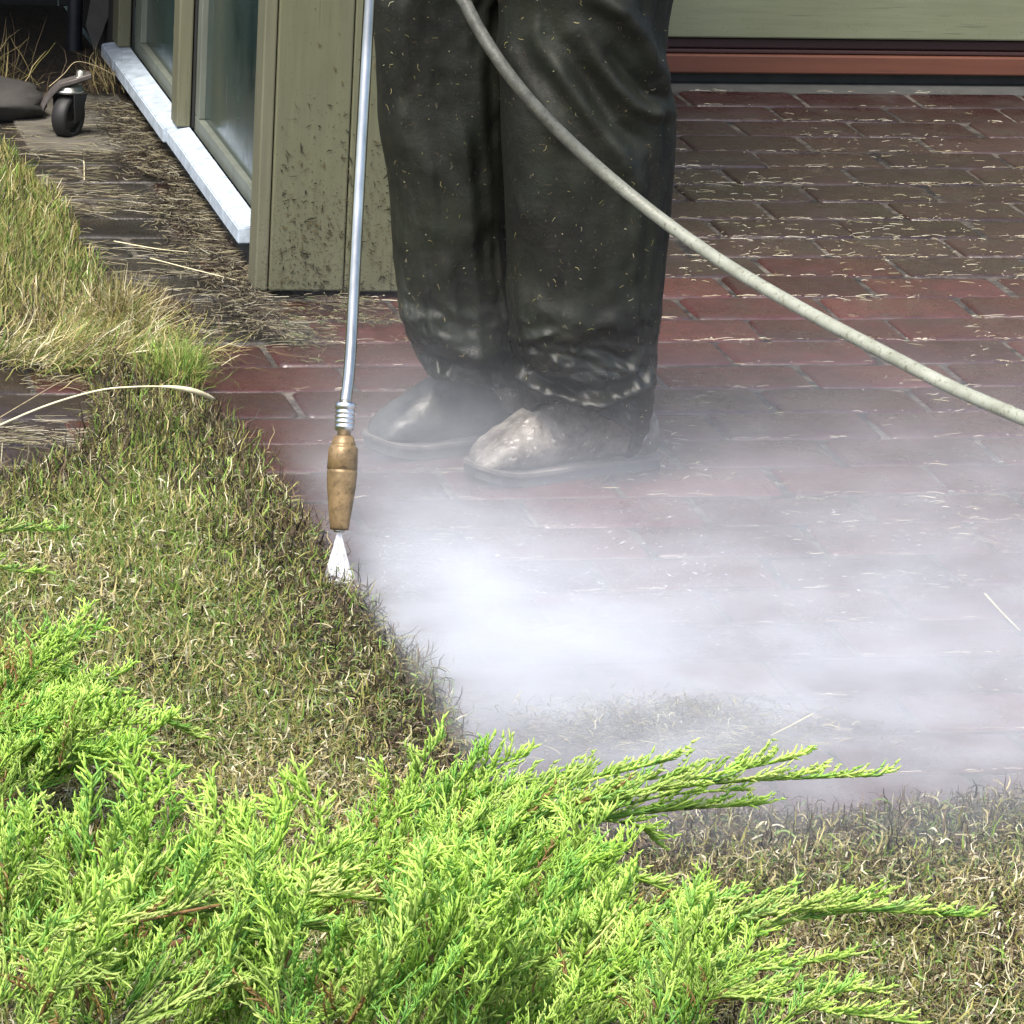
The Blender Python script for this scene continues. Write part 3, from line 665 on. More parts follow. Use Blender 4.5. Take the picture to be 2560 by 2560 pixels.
# ------------------------------------------------------------------ lance
lan = empty('pressure_washer_lance', G(640, 1110)); tag(lan, 'steel pressure washer lance with brass nozzle held upright over the patio edge', 'lance')
def lpt(o): o.parent = lan; o.matrix_parent_inverse = Matrix.Translation(-lan.location); return o
nz0 = PY(640, 1000, 6.0)
p1 = PY(645, 905, 6.02); top = PY(705, 0, 6.25)
axis = (PY(650, 800, 6.045) - nz0).normalized()
def along(h): return nz0 + axis * h
Lb = (PY(650, 822, 6.04) - nz0).length
prof = [(0, .0115), (.0005, .0128), (Lb * .03, .0135), (Lb * .22, .0165), (Lb * .45, .0200), (Lb * .60, .0212), (Lb * .625, .0213), (Lb * .63, .0203), (Lb * .640, .0203), (Lb * .645, .0212), (Lb * .86, .0205), (Lb * .885, .0185), (Lb * .89, .0165), (Lb * .91, .0170), (Lb * .93, .0165), (Lb * .95, .0150), (Lb * .99, .0140), (Lb, .0115)]
lpt(tube('nozzle', [along(h) for h, r in prof], [r for h, r in prof], MAT['brass'], seg=32))
lpt(tube('nozzle_tip', [along(-.0035), along(-.003), along(.0002)], [.004, .0075, .0085], MAT['steel'], seg=16))
Lc0 = Lb + .0005; pr = [(Lc0, .0095), (Lc0 + .006, .0095), (Lc0 + .0065, .0128), (Lc0 + .010, .0132)]
h = Lc0 + .010
for k in range(4): pr += [(h + .0005, .0138), (h + .004, .0138), (h + .0045, .0124), (h + .0062, .0124)]; h += .0066
pr += [(h + .0005, .0142), (h + .008, .0142), (h + .009, .0125)]
lpt(tube('coupling', [along(a) for a, b in pr], [b for a, b in pr], MAT['chrome'], seg=24))
st_ = along(h + .009)
lp = [st_, PY(659, 700, 6.075), PY(665, 600, 6.11), PY(675, 400, 6.16), PY(686, 200, 6.205), PY(697, 0, 6.25), PY(697, 0, 6.25) + Vector((.014, .055, .26))]
lpt(tube('tube', smooth_path(lp, 8), .0083, MAT['steel'], seg=20))
# water jet: a real thin cone of spray
jm = NT('water_jet'); jm.b.inputs['Base Color'].default_value = (.95, .97, 1, 1); jm.rough(.35)
tr_ = jm.n('ShaderNodeBsdfTransparent'); mx = jm.n('ShaderNodeMixShader'); jm.l(jm.ramp(jm.noise(60, 4, .7, (5, 5, .5)), [(.36, .10), (.66, .6)]), mx.inputs[0])
jm.l(tr_.outputs[0], mx.inputs[1]); jm.l(jm.b.outputs[0], mx.inputs[2]); jm.l(mx.outputs[0], jm.out.inputs[0])
bm = bmesh.new(); g0 = along(-.004); gend = G(638, 1112, .002)
rings = []
for i in range(10):
    t = i / 9; c = g0.lerp(gend, t); rings.append([bm.verts.new(c + Vector(((.003 + .022 * t) * math.cos(a), (.002 + .006 * t) * math.sin(a), 0))) for a in [2 * math.pi * k / 24 for k in range(24)]])
for A, B in zip(rings, rings[1:]):
    for k in range(24): bm.faces.new((A[k], A[(k + 1) % 24], B[(k + 1) % 24], B[k]))
tag(obj('water_jet', bm, jm.m, None, True), 'narrow fan of white water spraying down from the brass nozzle', 'water', kind='stuff')

# ------------------------------------------------------------------ hose
hp = [PY(840, -160, 6.42), PY(862, -30, 6.40), PY(880, 10, 6.38), PY(905, 58, 6.36), PY(950, 127, 6.33), PY(1000, 190, 6.31), PY(1055, 248, 6.30), PY(1110, 300, 6.29), PY(1170, 352, 6.27), PY(1240, 408, 6.23), PY(1320, 466, 6.16),
      PY(1400, 518, 6.08), PY(1500, 576, 5.97), PY(1600, 630, 5.86), PY(1700, 682, 5.75), PY(1800, 733, 5.65), PY(1932, 790, 5.52), PY(2100, 860, 5.38), PY(2350, 960, 5.2), Vector((2.75, 5.0, .012)), Vector((3.4, 4.8, .012))]
tag(tube('hose', smooth_path(hp, 8), .0096, MAT['hose'], seg=20), 'pale scuffed hose sweeping from the hands across the right leg to the right', 'hose')

# ------------------------------------------------------------------ dry clippings on the paving
def strands(P, length, az, wdt, colr, seg=4, lift=.0):
    n = len(P); V = np.zeros((n, (seg + 1) * 2, 3)); cur = P.copy(); a = az.copy(); cu = rng.normal(0, .09, n)
    for s in range(seg + 1):
        ww = wdt * .5 * (1 - .5 * abs(s / seg - .5)); nx = -np.sin(a) * ww; ny = np.cos(a) * ww
        z = cur[:, 2] + lift * np.sin(np.pi * s / seg)
        V[:, 2 * s] = np.stack([cur[:, 0] - nx, cur[:, 1] - ny, z - ww * .4], 1); V[:, 2 * s + 1] = np.stack([cur[:, 0] + nx, cur[:, 1] + ny, z + ww * .6], 1)
        cur[:, 0] += np.cos(a) * length / seg; cur[:, 1] += np.sin(a) * length / seg; a = a + cu + rng.normal(0, .22, n)
    V = V.reshape(-1, 3); k = (seg + 1) * 2; base = (np.arange(n) * k)[:, None]
    F = np.stack([np.concatenate([base + s * 2, base + s * 2 + 1, base + s * 2 + 3, base + s * 2 + 2], 1) for s in range(seg)], 1).reshape(-1, 4)
    return V, F, np.repeat(colr, k, 0)
PS = []
def clip_set(x, y, az, length, wts, z=None, lift=None, w=(.0005, .0013), k=.8):
    n = len(x); z = np.full(n, .003) if z is None else z
    PS.append(strands(np.stack([x, y, z], 1), length, az, rng.uniform(w[0], w[1], n), (lambda c: (c * .7 + c.mean(1, keepdims=True) * .3) * k)(pick(wts, n)), lift=rng.uniform(0, .0015, n) if lift is None else lift))
# along the row joints
n = 9000; k = rng.integers(0, 30, n); x = rng.uniform(1.3, 3.9, n); y = 9.52 - W_ * k + rng.normal(0, .0025, n) * (1 + 3 * (rng.random(n) < .15))
kk = (vnoise(x * 9, k * 7.3, 2) > .36) & (rng.random(n) < np.where(y > 8.9, .45, np.where(y > 7.3, 1, .35))); x = x[kk]; y = y[kk]
clip_set(x, y, rng.normal(0, .10, len(x)), (.002 + .04 * rng.random(len(x)) ** 2.5), dict(pale=1.6, straw=.8, olive=.15, brown=.8), z=rng.uniform(.0005, .003, len(x)))
# clumps scattered
n = 16000; x = rng.uniform(1.35, 3.9, n); y = rng.uniform(6.2, 9.3, n)
kk = (fbm(x * 5, y * 5, 4) > .60 - .10 * ((y > 7.6) & (y < 8.7))) & (rng.random(n) < .55); x = x[kk]; y = y[kk]
clip_set(x, y, rng.normal(0, .7, len(x)), .004 + .026 * rng.random(len(x)) ** 2.5, dict(pale=.8, straw=1.3, olive=.3, brown=.8, dark=.4))
# path beside the glazed wall: matted brown straw
n = 6500; y = rng.uniform(7.35, 9.3, n); x = 1.385 - np.abs(rng.normal(0, .05, n)) - .01; kk = (x > 1.1) & (fbm(x * 10, y * 6, 6) > .38); x = x[kk]; y = y[kk]
clip_set(x, y, rng.uniform(0, 6.28, len(x)), rng.uniform(.015, .05, len(x)), dict(straw=1.2, brown=1.8, pale=.35, dark=.6), z=rng.uniform(.002, .018, len(x)), w=(.0008, .0018), k=.42)
n = 2200; y = rng.uniform(7.3, 9.1, n); x = rng.uniform(1.08, 1.4, n); kk = fbm(x * 7, y * 9, 16) > .50; x = x[kk]; y = y[kk]
clip_set(x, y, rng.normal(0, .5, len(x)), rng.uniform(.02, .07, len(x)), dict(straw=1.2, brown=1.4, pale=.4, olive=.4), z=rng.uniform(.002, .01, len(x)), k=.5)
n = 60000; x = rng.uniform(.3, 2.3, n); y = rng.uniform(4.2, 7.1, n); kk = inpoly(x, y, lawn_left); x = x[kk]; y = y[kk]; e_ = edge_dist(x, y, lawn_left); ed_ = np.clip(1.2 - e_ / .16, 0, 1)
gr_ = np.clip((fbm(x * 4.5, y * 4.5, 3) - .42) * 5, 0, 1)
THATCH = (x, y, ed_, gr_)
# under the front boards and beside the left paving
n = 2600; y = rng.uniform(7.2, 7.66, n); x = rng.uniform(1.36, 1.62, n); kk = fbm(x * 12, y * 12, 26) > .45; x = x[kk]; y = y[kk]
clip_set(x, y, rng.uniform(0, 6.28, len(x)), rng.uniform(.01, .035, len(x)), dict(straw=.5, brown=1.6, olive=.9, green=.5, dark=1.2), z=rng.uniform(.002, .012, len(x)), k=.6)
n = 5000; y = rng.uniform(6.4, 7.45, n); x = rng.uniform(.6, 1.14, n); kk = fbm(x * 6, y * 9, 36) > .50; x = x[kk]; y = y[kk]
clip_set(x, y, rng.normal(0, .5, len(x)), rng.uniform(.015, .06, len(x)), dict(straw=1, brown=1.2, pale=.3, olive=.6), z=rng.uniform(.002, .01, len(x)), k=.55)
# blown debris on the washed area and at its far side
n = 2600; y = rng.normal(6.02, .10, n); x = rng.uniform(1.75, 2.9, n); kk = fbm(x * 6, y * 13, 46) > .56; x = x[kk]; y = y[kk]
clip_set(x, y, rng.normal(0, .6, len(x)), rng.uniform(.004, .022, len(x)), dict(pale=1.0, straw=1.0, brown=1.4), z=rng.uniform(.003, .02, len(x)), w=(.0005, .0012), k=.6)
n = 4000; y = rng.normal(5.33, .05, n); x = rng.normal(1.52, .10, n); clip_set(x, y, rng.uniform(0, 6.28, n), rng.uniform(.01, .03, n), dict(brown=1.5, straw=1, dark=.8, olive=.5), z=rng.uniform(.002, .018, n))
x, y, ed_, gr_ = THATCH; PS_keep = PS; PS = []
clip_set(x, y, rng.uniform(0, 6.28, len(x)), rng.uniform(.008, .030, len(x)), dict(straw=1.2 * (1 - .6 * ed_), pale=.28 * (1 - .5 * ed_), olive=1.5 * (1 - .5 * ed_) + gr_, green=.4 + .8 * gr_, bright=.4 * gr_, brown=.5 + 2.2 * ed_, dark=.2 + 1.6 * ed_), z=rng.uniform(.016, .034, len(x)), lift=rng.uniform(0, .006, len(x)), w=(.0010, .0026), k=.85)
V_, F_, C_ = PS[0]; tag(npmesh('lawn_thatch', V_, F_, MAT['grass'], colors=C_), 'flat cut blades and thatch lying over the front lawn', 'thatch', kind='stuff'); PS = PS_keep
allV = []; allF = []; allC = []; o_ = 0
for V_, F_, C_ in PS: allV.append(V_); allF.append(F_ + o_); allC.append(C_); o_ += len(V_)
tag(npmesh('grass_clippings', np.concatenate(allV), np.concatenate(allF), MAT['straw'], colors=np.concatenate(allC)), 'pale dry grass clippings strewn along the paver joints', 'clippings', kind='stuff')

# grass neck and overhanging clump at the corner of the path
def clump(name, label, cx_, cy_, n, rx, ry, h, azm, azs, wts, lean=(.9, .4)):
    x = rng.normal(cx_, rx, n); y = rng.normal(cy_, ry, n); P = np.stack([x, y, np.full(n, .012) + rng.uniform(0, .02, n)], 1)
    V_, F_, C_ = blades(P, rng.uniform(h * .5, h, n), rng.uniform(.0012, .0026, n), np.abs(rng.normal(lean[0], lean[1], n)), rng.normal(azm, azs, n), pick(wts, n), rng.normal(.9, .5, n), 5)
    return tag(npmesh(name, V_, F_, MAT['grass'], colors=C_), label, 'grass clump')
clump('grass_clump', 'long straw yellow tuft drooping over the corner of the brick path', 1.085, 7.36, 2600, .022, .035, .12, -1.5, .5, dict(straw=1.5, pale=.8, olive=.7, brown=.7, green=.3))
clump('grass_clump', 'brown matted root tuft lying on the path corner', 1.15, 7.46, 1800, .028, .05, .05, -.8, 1.2, dict(brown=2, straw=.5, dark=1))
clump('grass_clump', 'flattened green and straw tuft joining the two lawns', 1.02, 7.2, 3200, .08, .05, .10, -.2, .7, dict(straw=1, olive=1.3, green=.8, pale=.6, brown=.6), (1.1, .3))
clump('grass_clump', 'small upright green tuft at the tip of the front lawn', 1.125, 7.02, 900, .02, .035, .085, .6, 1.5, dict(green=1.5, olive=1, bright=.6, straw=.4), (.35, .25))

clump('grass_clump', 'torn brown grass clump lying in the mist just above the juniper tips', 1.50, 5.37, 1500, .075, .028, .03, .3, 1.8, dict(brown=2.2, straw=.6, dark=1.2, olive=.5, pale=.25), (1.5, .25))
clump('grass_clump', 'sparse dry tuft sticking up in the dark behind the grey stone', 1.02, 9.33, 260, .10, .03, .17, .3, 1.4, dict(straw=1, brown=1.5, olive=.6), (.6, .35))
clump('grass_clump', 'thin brown tuft leaning on the slab beside the far end of the sill', 1.335, 9.38, 120, .02, .02, .10, 2.6, .8, dict(straw=1, brown=2), (.5, .3))
# individual dry stems
def stem(name, label, pts, r0=.0016, seed_head=False, tone='pale', group=None):
    P_ = smooth_path(pts, 8); n = len(P_); bm = bmesh.new()
    rad = [r0 * (1 - .5 * i / n) for i in range(n)]
    if seed_head:
        for i in range(n):
            t = i / n
            if t > .62: rad[i] = r0 * (1.1 + 1.3 * math.sin((t - .62) / .38 * math.pi) * (.8 + .4 * random.random()))
    add_tube(bm, P_, rad, 6); me_ = None
    o = obj(name, bm, MAT['stalk_' + tone], None, True); return tag(o, label, 'straw', group)
MAT['stalk_pale'] = simple('pale_straw_stem', (.62, .56, .36), .6, var=.15, scale=60); MAT['stalk_tan'] = simple('tan_straw_stem', (.36, .29, .17), .6, scale=60)
stem('dry_straw', 'long pale seeding stem arching over the tip of the front lawn', [G(-40, 820, .03), G(80, 768, .06), G(180, 738, .09), G(250, 730, .10), G(320, 730, .10), G(370, 739, .09), G(404, 753, .07)], .0019, True)
stem('dry_straw', 'short pale seed head pointing right above the first paver row', [G(215, 672, .03), G(260, 664, .05), G(300, 660, .055), G(350, 658, .05)], .0016, True)
stem('dry_straw', 'thin straw lying from the path to the foot of the corner post', [G(283, 487, .01), G(340, 502, .02), G(400, 517, .02), G(492, 540, .006)], .0013)
stem('dry_straw', 'stiff straw lying across the path just before the corner post', [G(215, 455, .02), G(300, 470, .02), G(385, 478, .01)], .0012)
stem('dry_straw', 'thin grey stalk lying low over the dark paving at the left edge', [G(-20, 800, .02), G(60, 752, .03), G(120, 718, .03), G(175, 700, .02)], .0012, False, 'tan')
stem('dry_straw', 'thin pale straw bridging the caster bracket and the sill', [PY(92, 164, 8.9), PY(120, 140, 8.9), PY(143, 117, 8.9), PY(180, 124, 8.9), PY(214, 141, 8.9)], .0009, False, 'tan')
stem('dry_straw', 'lone dry straw lying on the misty paving at the right edge', [G(1858, 1120, .02), G(1890, 1155, .02), G(1925, 1190, .01)], .0016)
stem('dry_straw', 'dry straw tilted up from the debris in the mist above the juniper tips', [G(1455, 1388, .01), G(1490, 1370, .03), G(1535, 1346, .05)], .0013)
stem('dry_straw', 'short upright straw beside the wheel', [G(159, 340, 0), G(158, 322, .0) + Vector((0, 0, .02)), G(156, 340, 0) + Vector((0, 0, .06))], .0010)

# ------------------------------------------------------------------ juniper
def twig(V, F, C, p, d, L, r, c0, c1, seg=4, bend=None):
    """knobbly 4-sided twig"""
    d = d.normalized(); b = len(V); s1 = d.orthogonal().normalized(); s2 = d.cross(s1)
    bend = bend if bend is not None else Vector((random.gauss(0, .35), random.gauss(0, .35), random.uniform(0, .35)))
    cur = p.copy(); K = 4
    for i in range(seg + 1):
        t = i / seg; rr2 = r * (1 - .45 * t) * (1.16 if i % 2 else .86)
        if i == seg: rr2 = r * .22
        tw = i * .7
        for k in range(K):
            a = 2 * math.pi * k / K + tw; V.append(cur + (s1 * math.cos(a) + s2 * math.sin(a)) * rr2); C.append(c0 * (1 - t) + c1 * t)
        d = (d + bend / seg).normalized(); cur = cur + d * (L / seg)
    for i in range(seg):
        for k in range(K):
            a = b + i * K + k; q = b + i * K + (k + 1) % K; F.append((a, q, q + K, a + K))
    return cur
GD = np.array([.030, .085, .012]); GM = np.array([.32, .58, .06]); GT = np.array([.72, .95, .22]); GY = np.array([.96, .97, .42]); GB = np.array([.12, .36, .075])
def spray_geo(axis_pts, nsec, seclen, tert, spread=.75, tipgold=0., rad=.0021, flat=.5, stemcol=None, cool=.15):
    """a leafy spray along a polyline (list of Vector)"""
    V = []; F = []; C = []
    P_ = smooth_path(axis_pts, 6); n = len(P_); up_ = Vector((0, 0, 1))
    stemcol = stemcol if stemcol is not None else GM * .8 + GY * .2
    # axis itself as knobbly green tube sections
    for i in range(n - 1):
        t = i / n; twig(V, F, C, P_[i], P_[i + 1] - P_[i], (P_[i + 1] - P_[i]).length * 1.3, rad * (1.25 - .4 * t), stemcol, stemcol * .6 + GT * .4, 2, Vector())
    for s in range(nsec):
        t = (s + .3 + random.random() * .5) / nsec; f = t * (n - 1); i = min(int(f), n - 2); p = P_[i].lerp(P_[i + 1], f - i); d = (P_[i + 1] - P_[i]).normalized()
        sd_ = d.cross(up_).normalized(); side = -1 if s % 2 else 1
        roll = random.gauss(0, flat)
        out = (sd_ * side * math.cos(roll) + up_ * (abs(math.sin(roll)) + .28)).normalized()
        sl = seclen * (1 - .62 * t) * random.uniform(.7, 1.25); dd = (d * 1.0 + out * spread * random.uniform(.7, 1.2)).normalized()
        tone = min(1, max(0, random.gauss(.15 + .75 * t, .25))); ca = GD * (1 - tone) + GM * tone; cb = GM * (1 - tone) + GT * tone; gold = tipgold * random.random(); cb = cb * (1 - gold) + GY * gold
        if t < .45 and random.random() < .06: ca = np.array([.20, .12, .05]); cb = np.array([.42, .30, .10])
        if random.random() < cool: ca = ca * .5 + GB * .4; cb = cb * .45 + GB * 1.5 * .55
        e = twig(V, F, C, p, dd, sl, rad * .95, ca, cb, 5)
        nt_ = max(1, int(sl / .0075 * tert))
        for q in range(nt_):
            u = (q + .5 + random.uniform(-.2, .2)) / nt_; pp = p.lerp(e, u * .92); s3 = -1 if q % 2 else 1
            o3 = (d.cross(dd).cross(dd) * s3 + up_ * .25 + Vector((random.gauss(0, .35), random.gauss(0, .35), random.gauss(0, .3)))).normalized()
            d3 = (dd + o3 * .55).normalized(); l3 = random.uniform(.006, .016) * (1.15 - .5 * u)
            twig(V, F, C, pp, d3, l3, rad * random.uniform(.75, .95), ca * .7 + cb * .3, cb * random.uniform(.85, 1.2), 3)
    return V, F, C
def spray_mesh(name, *a, **k):
    V, F, C = spray_geo(*a, **k)
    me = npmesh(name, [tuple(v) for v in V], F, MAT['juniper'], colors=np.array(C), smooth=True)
    return me
# prototypes along local +X
protos = []
for i in range(9):
    L = random.uniform(.11, .17); b = random.uniform(-.03, .05)
    pts = [Vector((0, 0, 0)), Vector((L * .4, random.uniform(-.01, .01), b * .4)), Vector((L * .75, random.uniform(-.015, .015), b * .7)), Vector((L, random.uniform(-.02, .02), b * .6))]
    o = spray_mesh('foliage_spray', pts, int(L / .0058), .046, 1.25, spread=random.uniform(.65, 1.0), tipgold=random.choice([0, .2, .45]), flat=.7, cool=(.05, .1, .5, .1, .05, .4, .1, .05, .2)[i], rad=.0018)
    protos.append(o.data); bpy.data.objects.remove(o)
def shrub(name, label, base, spots, longs, stems):
    root = empty(name, base); tag(root, label, 'juniper', 'spreading junipers in the foreground')
    inv = Matrix.Translation(-Vector(base))
    for (p, d, s) in spots[:96 - len(longs)]:
        o = bpy.data.objects.new('foliage_spray', random.choice(protos)); col.objects.link(o)
        q = d.to_track_quat('X', 'Z').to_matrix().to_4x4(); rl = Matrix.Rotation(random.gauss(0, .5), 4, 'X')
        o.parent = root; o.matrix_local = Matrix.Translation(p - Vector(base)) @ q @ rl @ Matrix.Scale(s, 4)
    for pts, ns, sl, gold in longs:
        o = spray_mesh('foliage_spray', pts, int(ns * .85), sl * 1.6, 1.0, spread=.28, tipgold=gold, flat=.7, rad=.0021)
        o.parent = root; o.matrix_parent_inverse = inv
    for pts, r in stems:
        n_ = (len(pts) - 1) * 8 + 1
        o = tube('branch', smooth_path(pts, 8), [r * (1 - .6 * i / n_) for i in range(n_)], MAT['wood'], None, 8); o.parent = root; o.matrix_parent_inverse = inv
    return root
def fill(poly, n, zfun, dirf, smin=.75, smax=1.2):
    out = []; xs = [p[0] for p in poly]; ys = [p[1] for p in poly]; tries = 0; pts = []
    while len(out) < n and tries < 20000:
        tries += 1; u = random.uniform(min(xs), max(xs)); v = random.uniform(min(ys), max(ys))
        if not inpoly(np.array([u]), np.array([v]), poly)[0]: continue
        if any((u - a) ** 2 + ((v - b) * 1.0) ** 2 < (26 if tries < 8000 else 14) ** 2 for a, b in pts): continue
        pts.append((u, v)); z = zfun(u, v) + random.uniform(-.02, .01) + .15 * (float(vnoise(u / 110., v / 60., 5)) - .62); p = G(u, v, z); out.append((p, dirf(u, v), random.uniform(smin, smax)))
    return out
def jd(ax, ay, az, j=.28):
    return lambda u, v: Vector((ax + 1.3 * (float(vnoise(u / 120, v / 80, 21)) - .5) + random.gauss(0, j * .5), ay + 1.3 * (float(vnoise(u / 120, v / 80, 31)) - .5) + random.gauss(0, j * .5), az + .8 * (float(vnoise(u / 110, v / 70, 41)) - .5) + random.gauss(0, j * .4))).normalized()
def up_right(u, v):   # fanning: more upward on the left part, more rightward on the right part
    k = min(1, max(0, (u - 200) / 1000)); return Vector((.45 + .6 * k + random.gauss(0, .28), .35 + random.gauss(0, .3), .62 - .42 * k + random.gauss(0, .2))).normalized()
# shrub 1: upper long-armed mass
polyA = [(-60, 1730), (100, 1700), (230, 1700), (420, 1760), (560, 1720), (640, 1640), (740, 1600), (860, 1580), (960, 1590), (980, 1640), (930, 1690), (860, 1730), (700, 1800), (400, 1820), (-60, 1800)]
zA = lambda u, v: .10 + .12 * min(1, max(0, (v - 1500) / 300))
longsA = [([G(940, 1570, .16), G(1060, 1528, .18), G(1180, 1480, .19), G(1300, 1458, .19)], 30, .035, .7), ([G(980, 1575, .16), G(1120, 1535, .18), G(1260, 1500, .18), G(1400, 1490, .18)], 30, .03, .9),
          ([G(760, 1560, .14), G(880, 1510, .16), G(990, 1480, .16), G(1090, 1462, .16)], 30, .04, .3), ([G(700, 1560, .14), G(800, 1510, .16), G(880, 1475, .16), G(950, 1452, .16)], 26, .04, .2),
          ([G(700, 1640, .14), G(900, 1572, .17), G(1120, 1510, .19), G(1350, 1478, .20), G(1520, 1468, .20), G(1662, 1463, .19)], 64, .05, .8),
          ([G(820, 1600, .15), G(960, 1530, .18), G(1100, 1475, .20), G(1255, 1436, .21)], 46, .05, .6),
          ([G(860, 1610, .15), G(1040, 1548, .18), G(1220, 1492, .20), G(1380, 1455, .21), G(1500, 1430, .21)], 52, .05, .6),
          ([G(880, 1600, .14), G(1050, 1560, .16), G(1250, 1530, .17), G(1425, 1518, .16)], 46, .05, .5),
          ([G(700, 1650, .15), G(860, 1610, .17), G(1000, 1595, .18), G(1120, 1625, .16), G(1290, 1693, .12)], 52, .045, .9),
          ([G(820, 1640, .15), G(950, 1620, .16), G(1100, 1650, .15), G(1230, 1665, .12)], 36, .04, .6),
          ([G(900, 1560, .12), G(1050, 1545, .12), G(1190, 1555, .10), G(1240, 1590, .07)], 34, .04, .3)]
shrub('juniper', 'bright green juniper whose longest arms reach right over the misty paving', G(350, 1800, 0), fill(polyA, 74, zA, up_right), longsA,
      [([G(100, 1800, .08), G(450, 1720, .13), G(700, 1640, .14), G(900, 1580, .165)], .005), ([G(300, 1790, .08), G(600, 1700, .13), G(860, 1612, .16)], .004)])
# shrub 2: left mid clump
polyB = [(-100, 1270), (-20, 1270), (30, 1320), (80, 1400), (120, 1460), (60, 1500), (0, 1530), (-100, 1560)]
zB = lambda u, v: .10 + .06 * min(1, max(0, (v - 1250) / 250))
longsB = [([G(-60, 1250, .12), G(60, 1300, .14), G(180, 1365, .13), G(310, 1440, .09)], 44, .05, .9), ([G(0, 1230, .12), G(150, 1290, .12), G(280, 1345, .10), G(365, 1388, .07)], 40, .04, .7),
          ([G(-60, 1340, .14), G(60, 1390, .15), G(180, 1440, .13), G(285, 1490, .09)], 40, .05, .1), ([G(60, 1450, .16), G(85, 1520, .17), G(100, 1570, .17), G(105, 1620, .16)], 16, .03, .9),
          ([G(-60, 1010, .16), G(20, 1000, .16), G(80, 1000, .15), G(122, 1000, .13)], 12, .03, .9), ([G(-60, 1050, .15), G(20, 1075, .15), G(80, 1080, .14)], 10, .025, .9)]
shrub('juniper', 'darker green juniper clump at the left edge above the others', G(-40, 1560, 0), fill(polyB, 46, zB, jd(.75, -.15, .25)), longsB, [([G(-120, 1560, .05), G(-40, 1400, .12), G(60, 1300, .13)], .005)])
# shrub 3: bottom mass, left
polyC = [(-60, 1760), (200, 1740), (420, 1740), (640, 1740), (820, 1760), (900, 1850), (940, 2020), (-60, 2020)]
zC = lambda u, v: .18 + .08 * min(1, max(0, (v - 1720) / 250))
longsC = [([G(30, 1790, .29), G(210, 1748, .32), G(420, 1705, .33), G(620, 1690, .32), G(830, 1716, .29)], 60, .045, 1.2), ([G(200, 1750, .31), G(360, 1700, .33), G(500, 1670, .33), G(640, 1650, .32)], 40, .04, .9),
          ([G(330, 1720, .32), G(480, 1742, .31), G(600, 1752, .30), G(690, 1790, .27)], 34, .04, .6), ([G(100, 1880, .25), G(230, 1850, .27), G(360, 1845, .27), G(480, 1810, .26)], 34, .04, .6),
          ([G(200, 1960, .27), G(330, 1900, .29), G(430, 1860, .29), G(620, 1835, .27)], 40, .04, .6), ([G(400, 1815, .26), G(500, 1850, .26), G(600, 1890, .25), G(720, 1900, .22)], 34, .04, .7)]
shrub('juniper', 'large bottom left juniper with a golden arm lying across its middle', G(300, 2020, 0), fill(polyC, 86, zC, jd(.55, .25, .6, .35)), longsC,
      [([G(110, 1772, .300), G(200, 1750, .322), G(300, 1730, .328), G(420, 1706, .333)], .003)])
# shrub 4: bottom middle and right
polyD = [(880, 1790), (980, 1770), (1080, 1790), (1160, 1800), (1250, 1830), (1330, 1870), (1380, 1930), (1380, 2020), (700, 2020), (760, 1880)]
zD = lambda u, v: .12 + .10 * min(1, max(0, (v - 1760) / 250))
longsD = [([G(980, 1860, .16), G(1120, 1800, .19), G(1260, 1760, .20), G(1420, 1748, .20)], 36, .035, .8), ([G(1050, 1930, .18), G(1200, 1880, .2), G(1330, 1830, .21), G(1480, 1790, .2)], 36, .035, .9), ([G(820, 1900, .16), G(880, 1820, .19), G(920, 1760, .2), G(950, 1710, .2)], 26, .04, .3),
          ([G(1200, 1820, .18), G(1380, 1765, .20), G(1560, 1725, .205), G(1730, 1712, .2)], 40, .03, .9),
          ([G(960, 1880, .16), G(1130, 1810, .19), G(1320, 1755, .21), G(1480, 1722, .215), G(1640, 1718, .21), G(1832, 1729, .19)], 70, .05, 1.0), ([G(1060, 1860, .17), G(1250, 1780, .20), G(1450, 1725, .215), G(1652, 1693, .21)], 54, .05, .7),
          ([G(1000, 1850, .17), G(1150, 1760, .2), G(1280, 1712, .21), G(1370, 1700, .21)], 46, .05, .6), ([G(950, 1920, .18), G(1150, 1880, .20), G(1350, 1880, .20), G(1520, 1900, .18), G(1700, 1928, .16)], 60, .045, .8),
          ([G(1100, 1880, .18), G(1280, 1850, .19), G(1430, 1830, .19), G(1600, 1805, .17)], 48, .045, .7), ([G(1150, 1900, .18), G(1330, 1880, .19), G(1500, 1865, .18), G(1660, 1870, .16)], 44, .04, .7),
          ([G(900, 1820, .15), G(960, 1760, .17), G(1010, 1720, .18), G(1060, 1690, .18)], 26, .045, .3), ([G(1000, 1830, .15), G(1070, 1760, .17), G(1130, 1710, .18), G(1170, 1690, .18)], 26, .045, .3)]
shrub('juniper', 'lower right juniper with one feathery arm stretched far right over the dry lawn', G(1000, 2020, 0), fill(polyD, 66, zD, jd(.75, .3, .42, .33)), longsD,
      [([G(760, 1990, .1), G(960, 1885, .16), G(1200, 1790, .195)], .0045)])

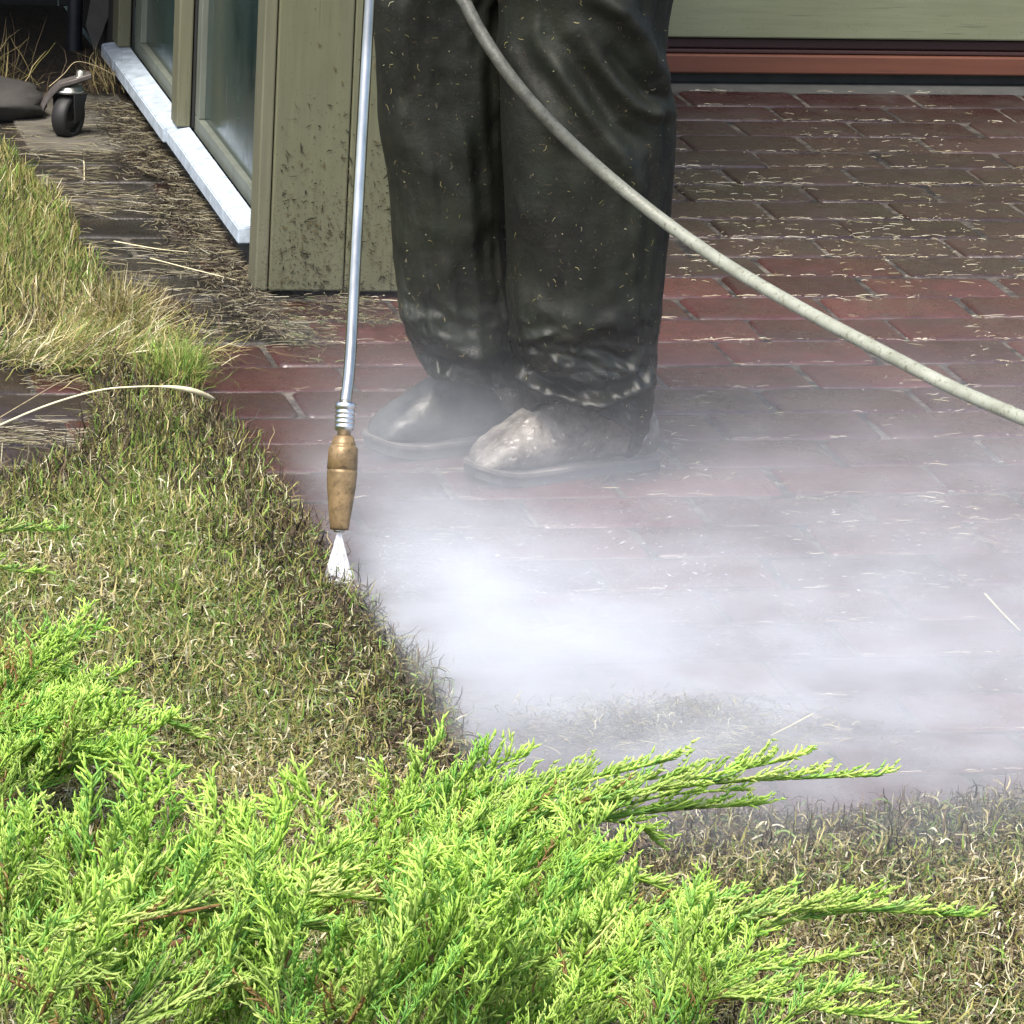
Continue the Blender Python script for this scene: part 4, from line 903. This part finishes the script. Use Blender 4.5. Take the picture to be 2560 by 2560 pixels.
# ------------------------------------------------------------------ mist
def mist():
    x0, x1, y0, y1, z1 = 1.10, 3.6, 4.35, 7.3, .40
    bm = bmesh.new(); add_box(bm, (x0, y0, .0005), (x1, y1, z1))
    m = NT('water_mist_volume'); m.t.nodes.remove(m.b)
    tc = m.n('ShaderNodeTexCoord'); sp = m.n('ShaderNodeSeparateXYZ'); m.l(tc.outputs['Object'], sp.inputs[0])
    def mth(op, a, b=None):
        x = m.n('ShaderNodeMath', operation=op)
        for i, q in enumerate((a, b)):
            if q is None: continue
            if isinstance(q, (int, float)): x.inputs[i].default_value = q
            else: m.l(q, x.inputs[i])
        return x.outputs[0]
    X, Y, Z = sp.outputs
    def gauss(c, s, amp, hz):   # c=(x,y) s=(sx,sy)
        a = mth('DIVIDE', mth('SUBTRACT', X, c[0]), s[0]); b = mth('DIVIDE', mth('SUBTRACT', Y, c[1]), s[1])
        r = mth('ADD', mth('MULTIPLY', a, a), mth('MULTIPLY', b, b)); zz = mth('DIVIDE', Z, hz)
        return mth('MULTIPLY', mth('EXPONENT', mth('MULTIPLY', mth('ADD', r, zz), -1.)), amp)
    d = gauss((1.31, 5.76), (.18, .24), 16., .045)
    for g in [((1.42, 5.42), (.36, .24), 7.5, .055), ((1.85, 5.36), (.75, .28), 4.0, .065), ((2.0, 5.80), (.9, .36), 3.3, .075), ((2.2, 6.35), (1.0, .40), 1.0, .10), ((1.32, 6.15), (.20, .24), 2.6, .06), ((1.42, 6.55), (.14, .12), 2.6, .09), ((1.9, 5.0), (.8, .22), 3.0, .06)]: d = mth('ADD', d, gauss(*g))
    n1 = m.n('ShaderNodeTexNoise'); mp = m.n('ShaderNodeMapping'); mp.inputs['Scale'].default_value = (1.0, 1.6, 2.5); m.l(tc.outputs['Object'], mp.inputs[0]); m.l(mp.outputs[0], n1.inputs['Vector'])
    n1.inputs['Scale'].default_value = 7; n1.inputs['Detail'].default_value = 5; n1.inputs['Roughness'].default_value = .6
    nn = m.n('ShaderNodeMapRange'); nn.inputs[1].default_value = .36; nn.inputs[2].default_value = .66; nn.inputs[3].default_value = .25; nn.inputs[4].default_value = 1.75; m.l(n1.outputs[0], nn.inputs[0])
    d = mth('MULTIPLY', d, nn.outputs[0])
    # fade toward the domain faces
    def fade(v, a, b):
        r = m.n('ShaderNodeMapRange', interpolation_type='SMOOTHSTEP'); r.inputs[1].default_value = a; r.inputs[2].default_value = b; m.l(v, r.inputs[0]); return r.outputs[0]
    d = mth('MULTIPLY', d, fade(X, 1.185, 1.24)); d = mth('MULTIPLY', d, fade(Y, y1, y1 - .4)); d = mth('MULTIPLY', d, fade(Y, y0, y0 + .5)); d = mth('MULTIPLY', d, fade(Z, z1, z1 - .15))
    v = m.n('ShaderNodeVolumePrincipled'); v.inputs['Color'].default_value = (.80, .835, .875, 1); v.inputs['Anisotropy'].default_value = .0
    m.l(d, v.inputs['Density']); m.l(v.outputs[0], m.out.inputs['Volume'])
    return tag(obj('water_mist', bm, m.m), 'white cloud of water spray drifting over the paving from the nozzle', 'mist', kind='stuff')
mist()
# flying droplets and spray streaks thrown from the point of impact
def droplets():
    V = []; F = []; n = 1500; im = np.array([1.22, 5.93, .01])
    for i in range(n):
        a = random.gauss(-.45, .55); r = abs(random.gauss(0, .42)) + .02
        p = im + np.array([math.cos(a) * r * 1.25, math.sin(a) * r, abs(random.gauss(0, .045)) * (1 + .5 * r)])
        if p[0] < 1.235: continue
        d = np.array([math.cos(a), math.sin(a), random.gauss(.15, .3)]); d /= np.linalg.norm(d); w_ = random.uniform(.0002, .0005); L = w_ * random.uniform(1.2, 3) + .006 * random.random() ** 9
        s1 = np.cross(d, [0, 0, 1.]); s1 /= np.linalg.norm(s1) + 1e-9; s2 = np.cross(d, s1); b = len(V)
        V += [p - d * L, p + s1 * w_, p + s2 * w_, p - s1 * w_, p - s2 * w_, p + d * L]
        for q in range(4): F += [(b, b + 1 + q, b + 1 + (q + 1) % 4), (b + 5, b + 1 + (q + 1) % 4, b + 1 + q)]
    m = simple('water_drops', (.85, .88, .92), .15, var=.02, bump=0)
    tag(npmesh('water_droplets', V, F, m, smooth=True), 'tiny bright drops flung out from where the jet hits', 'droplets', kind='stuff')
droplets()
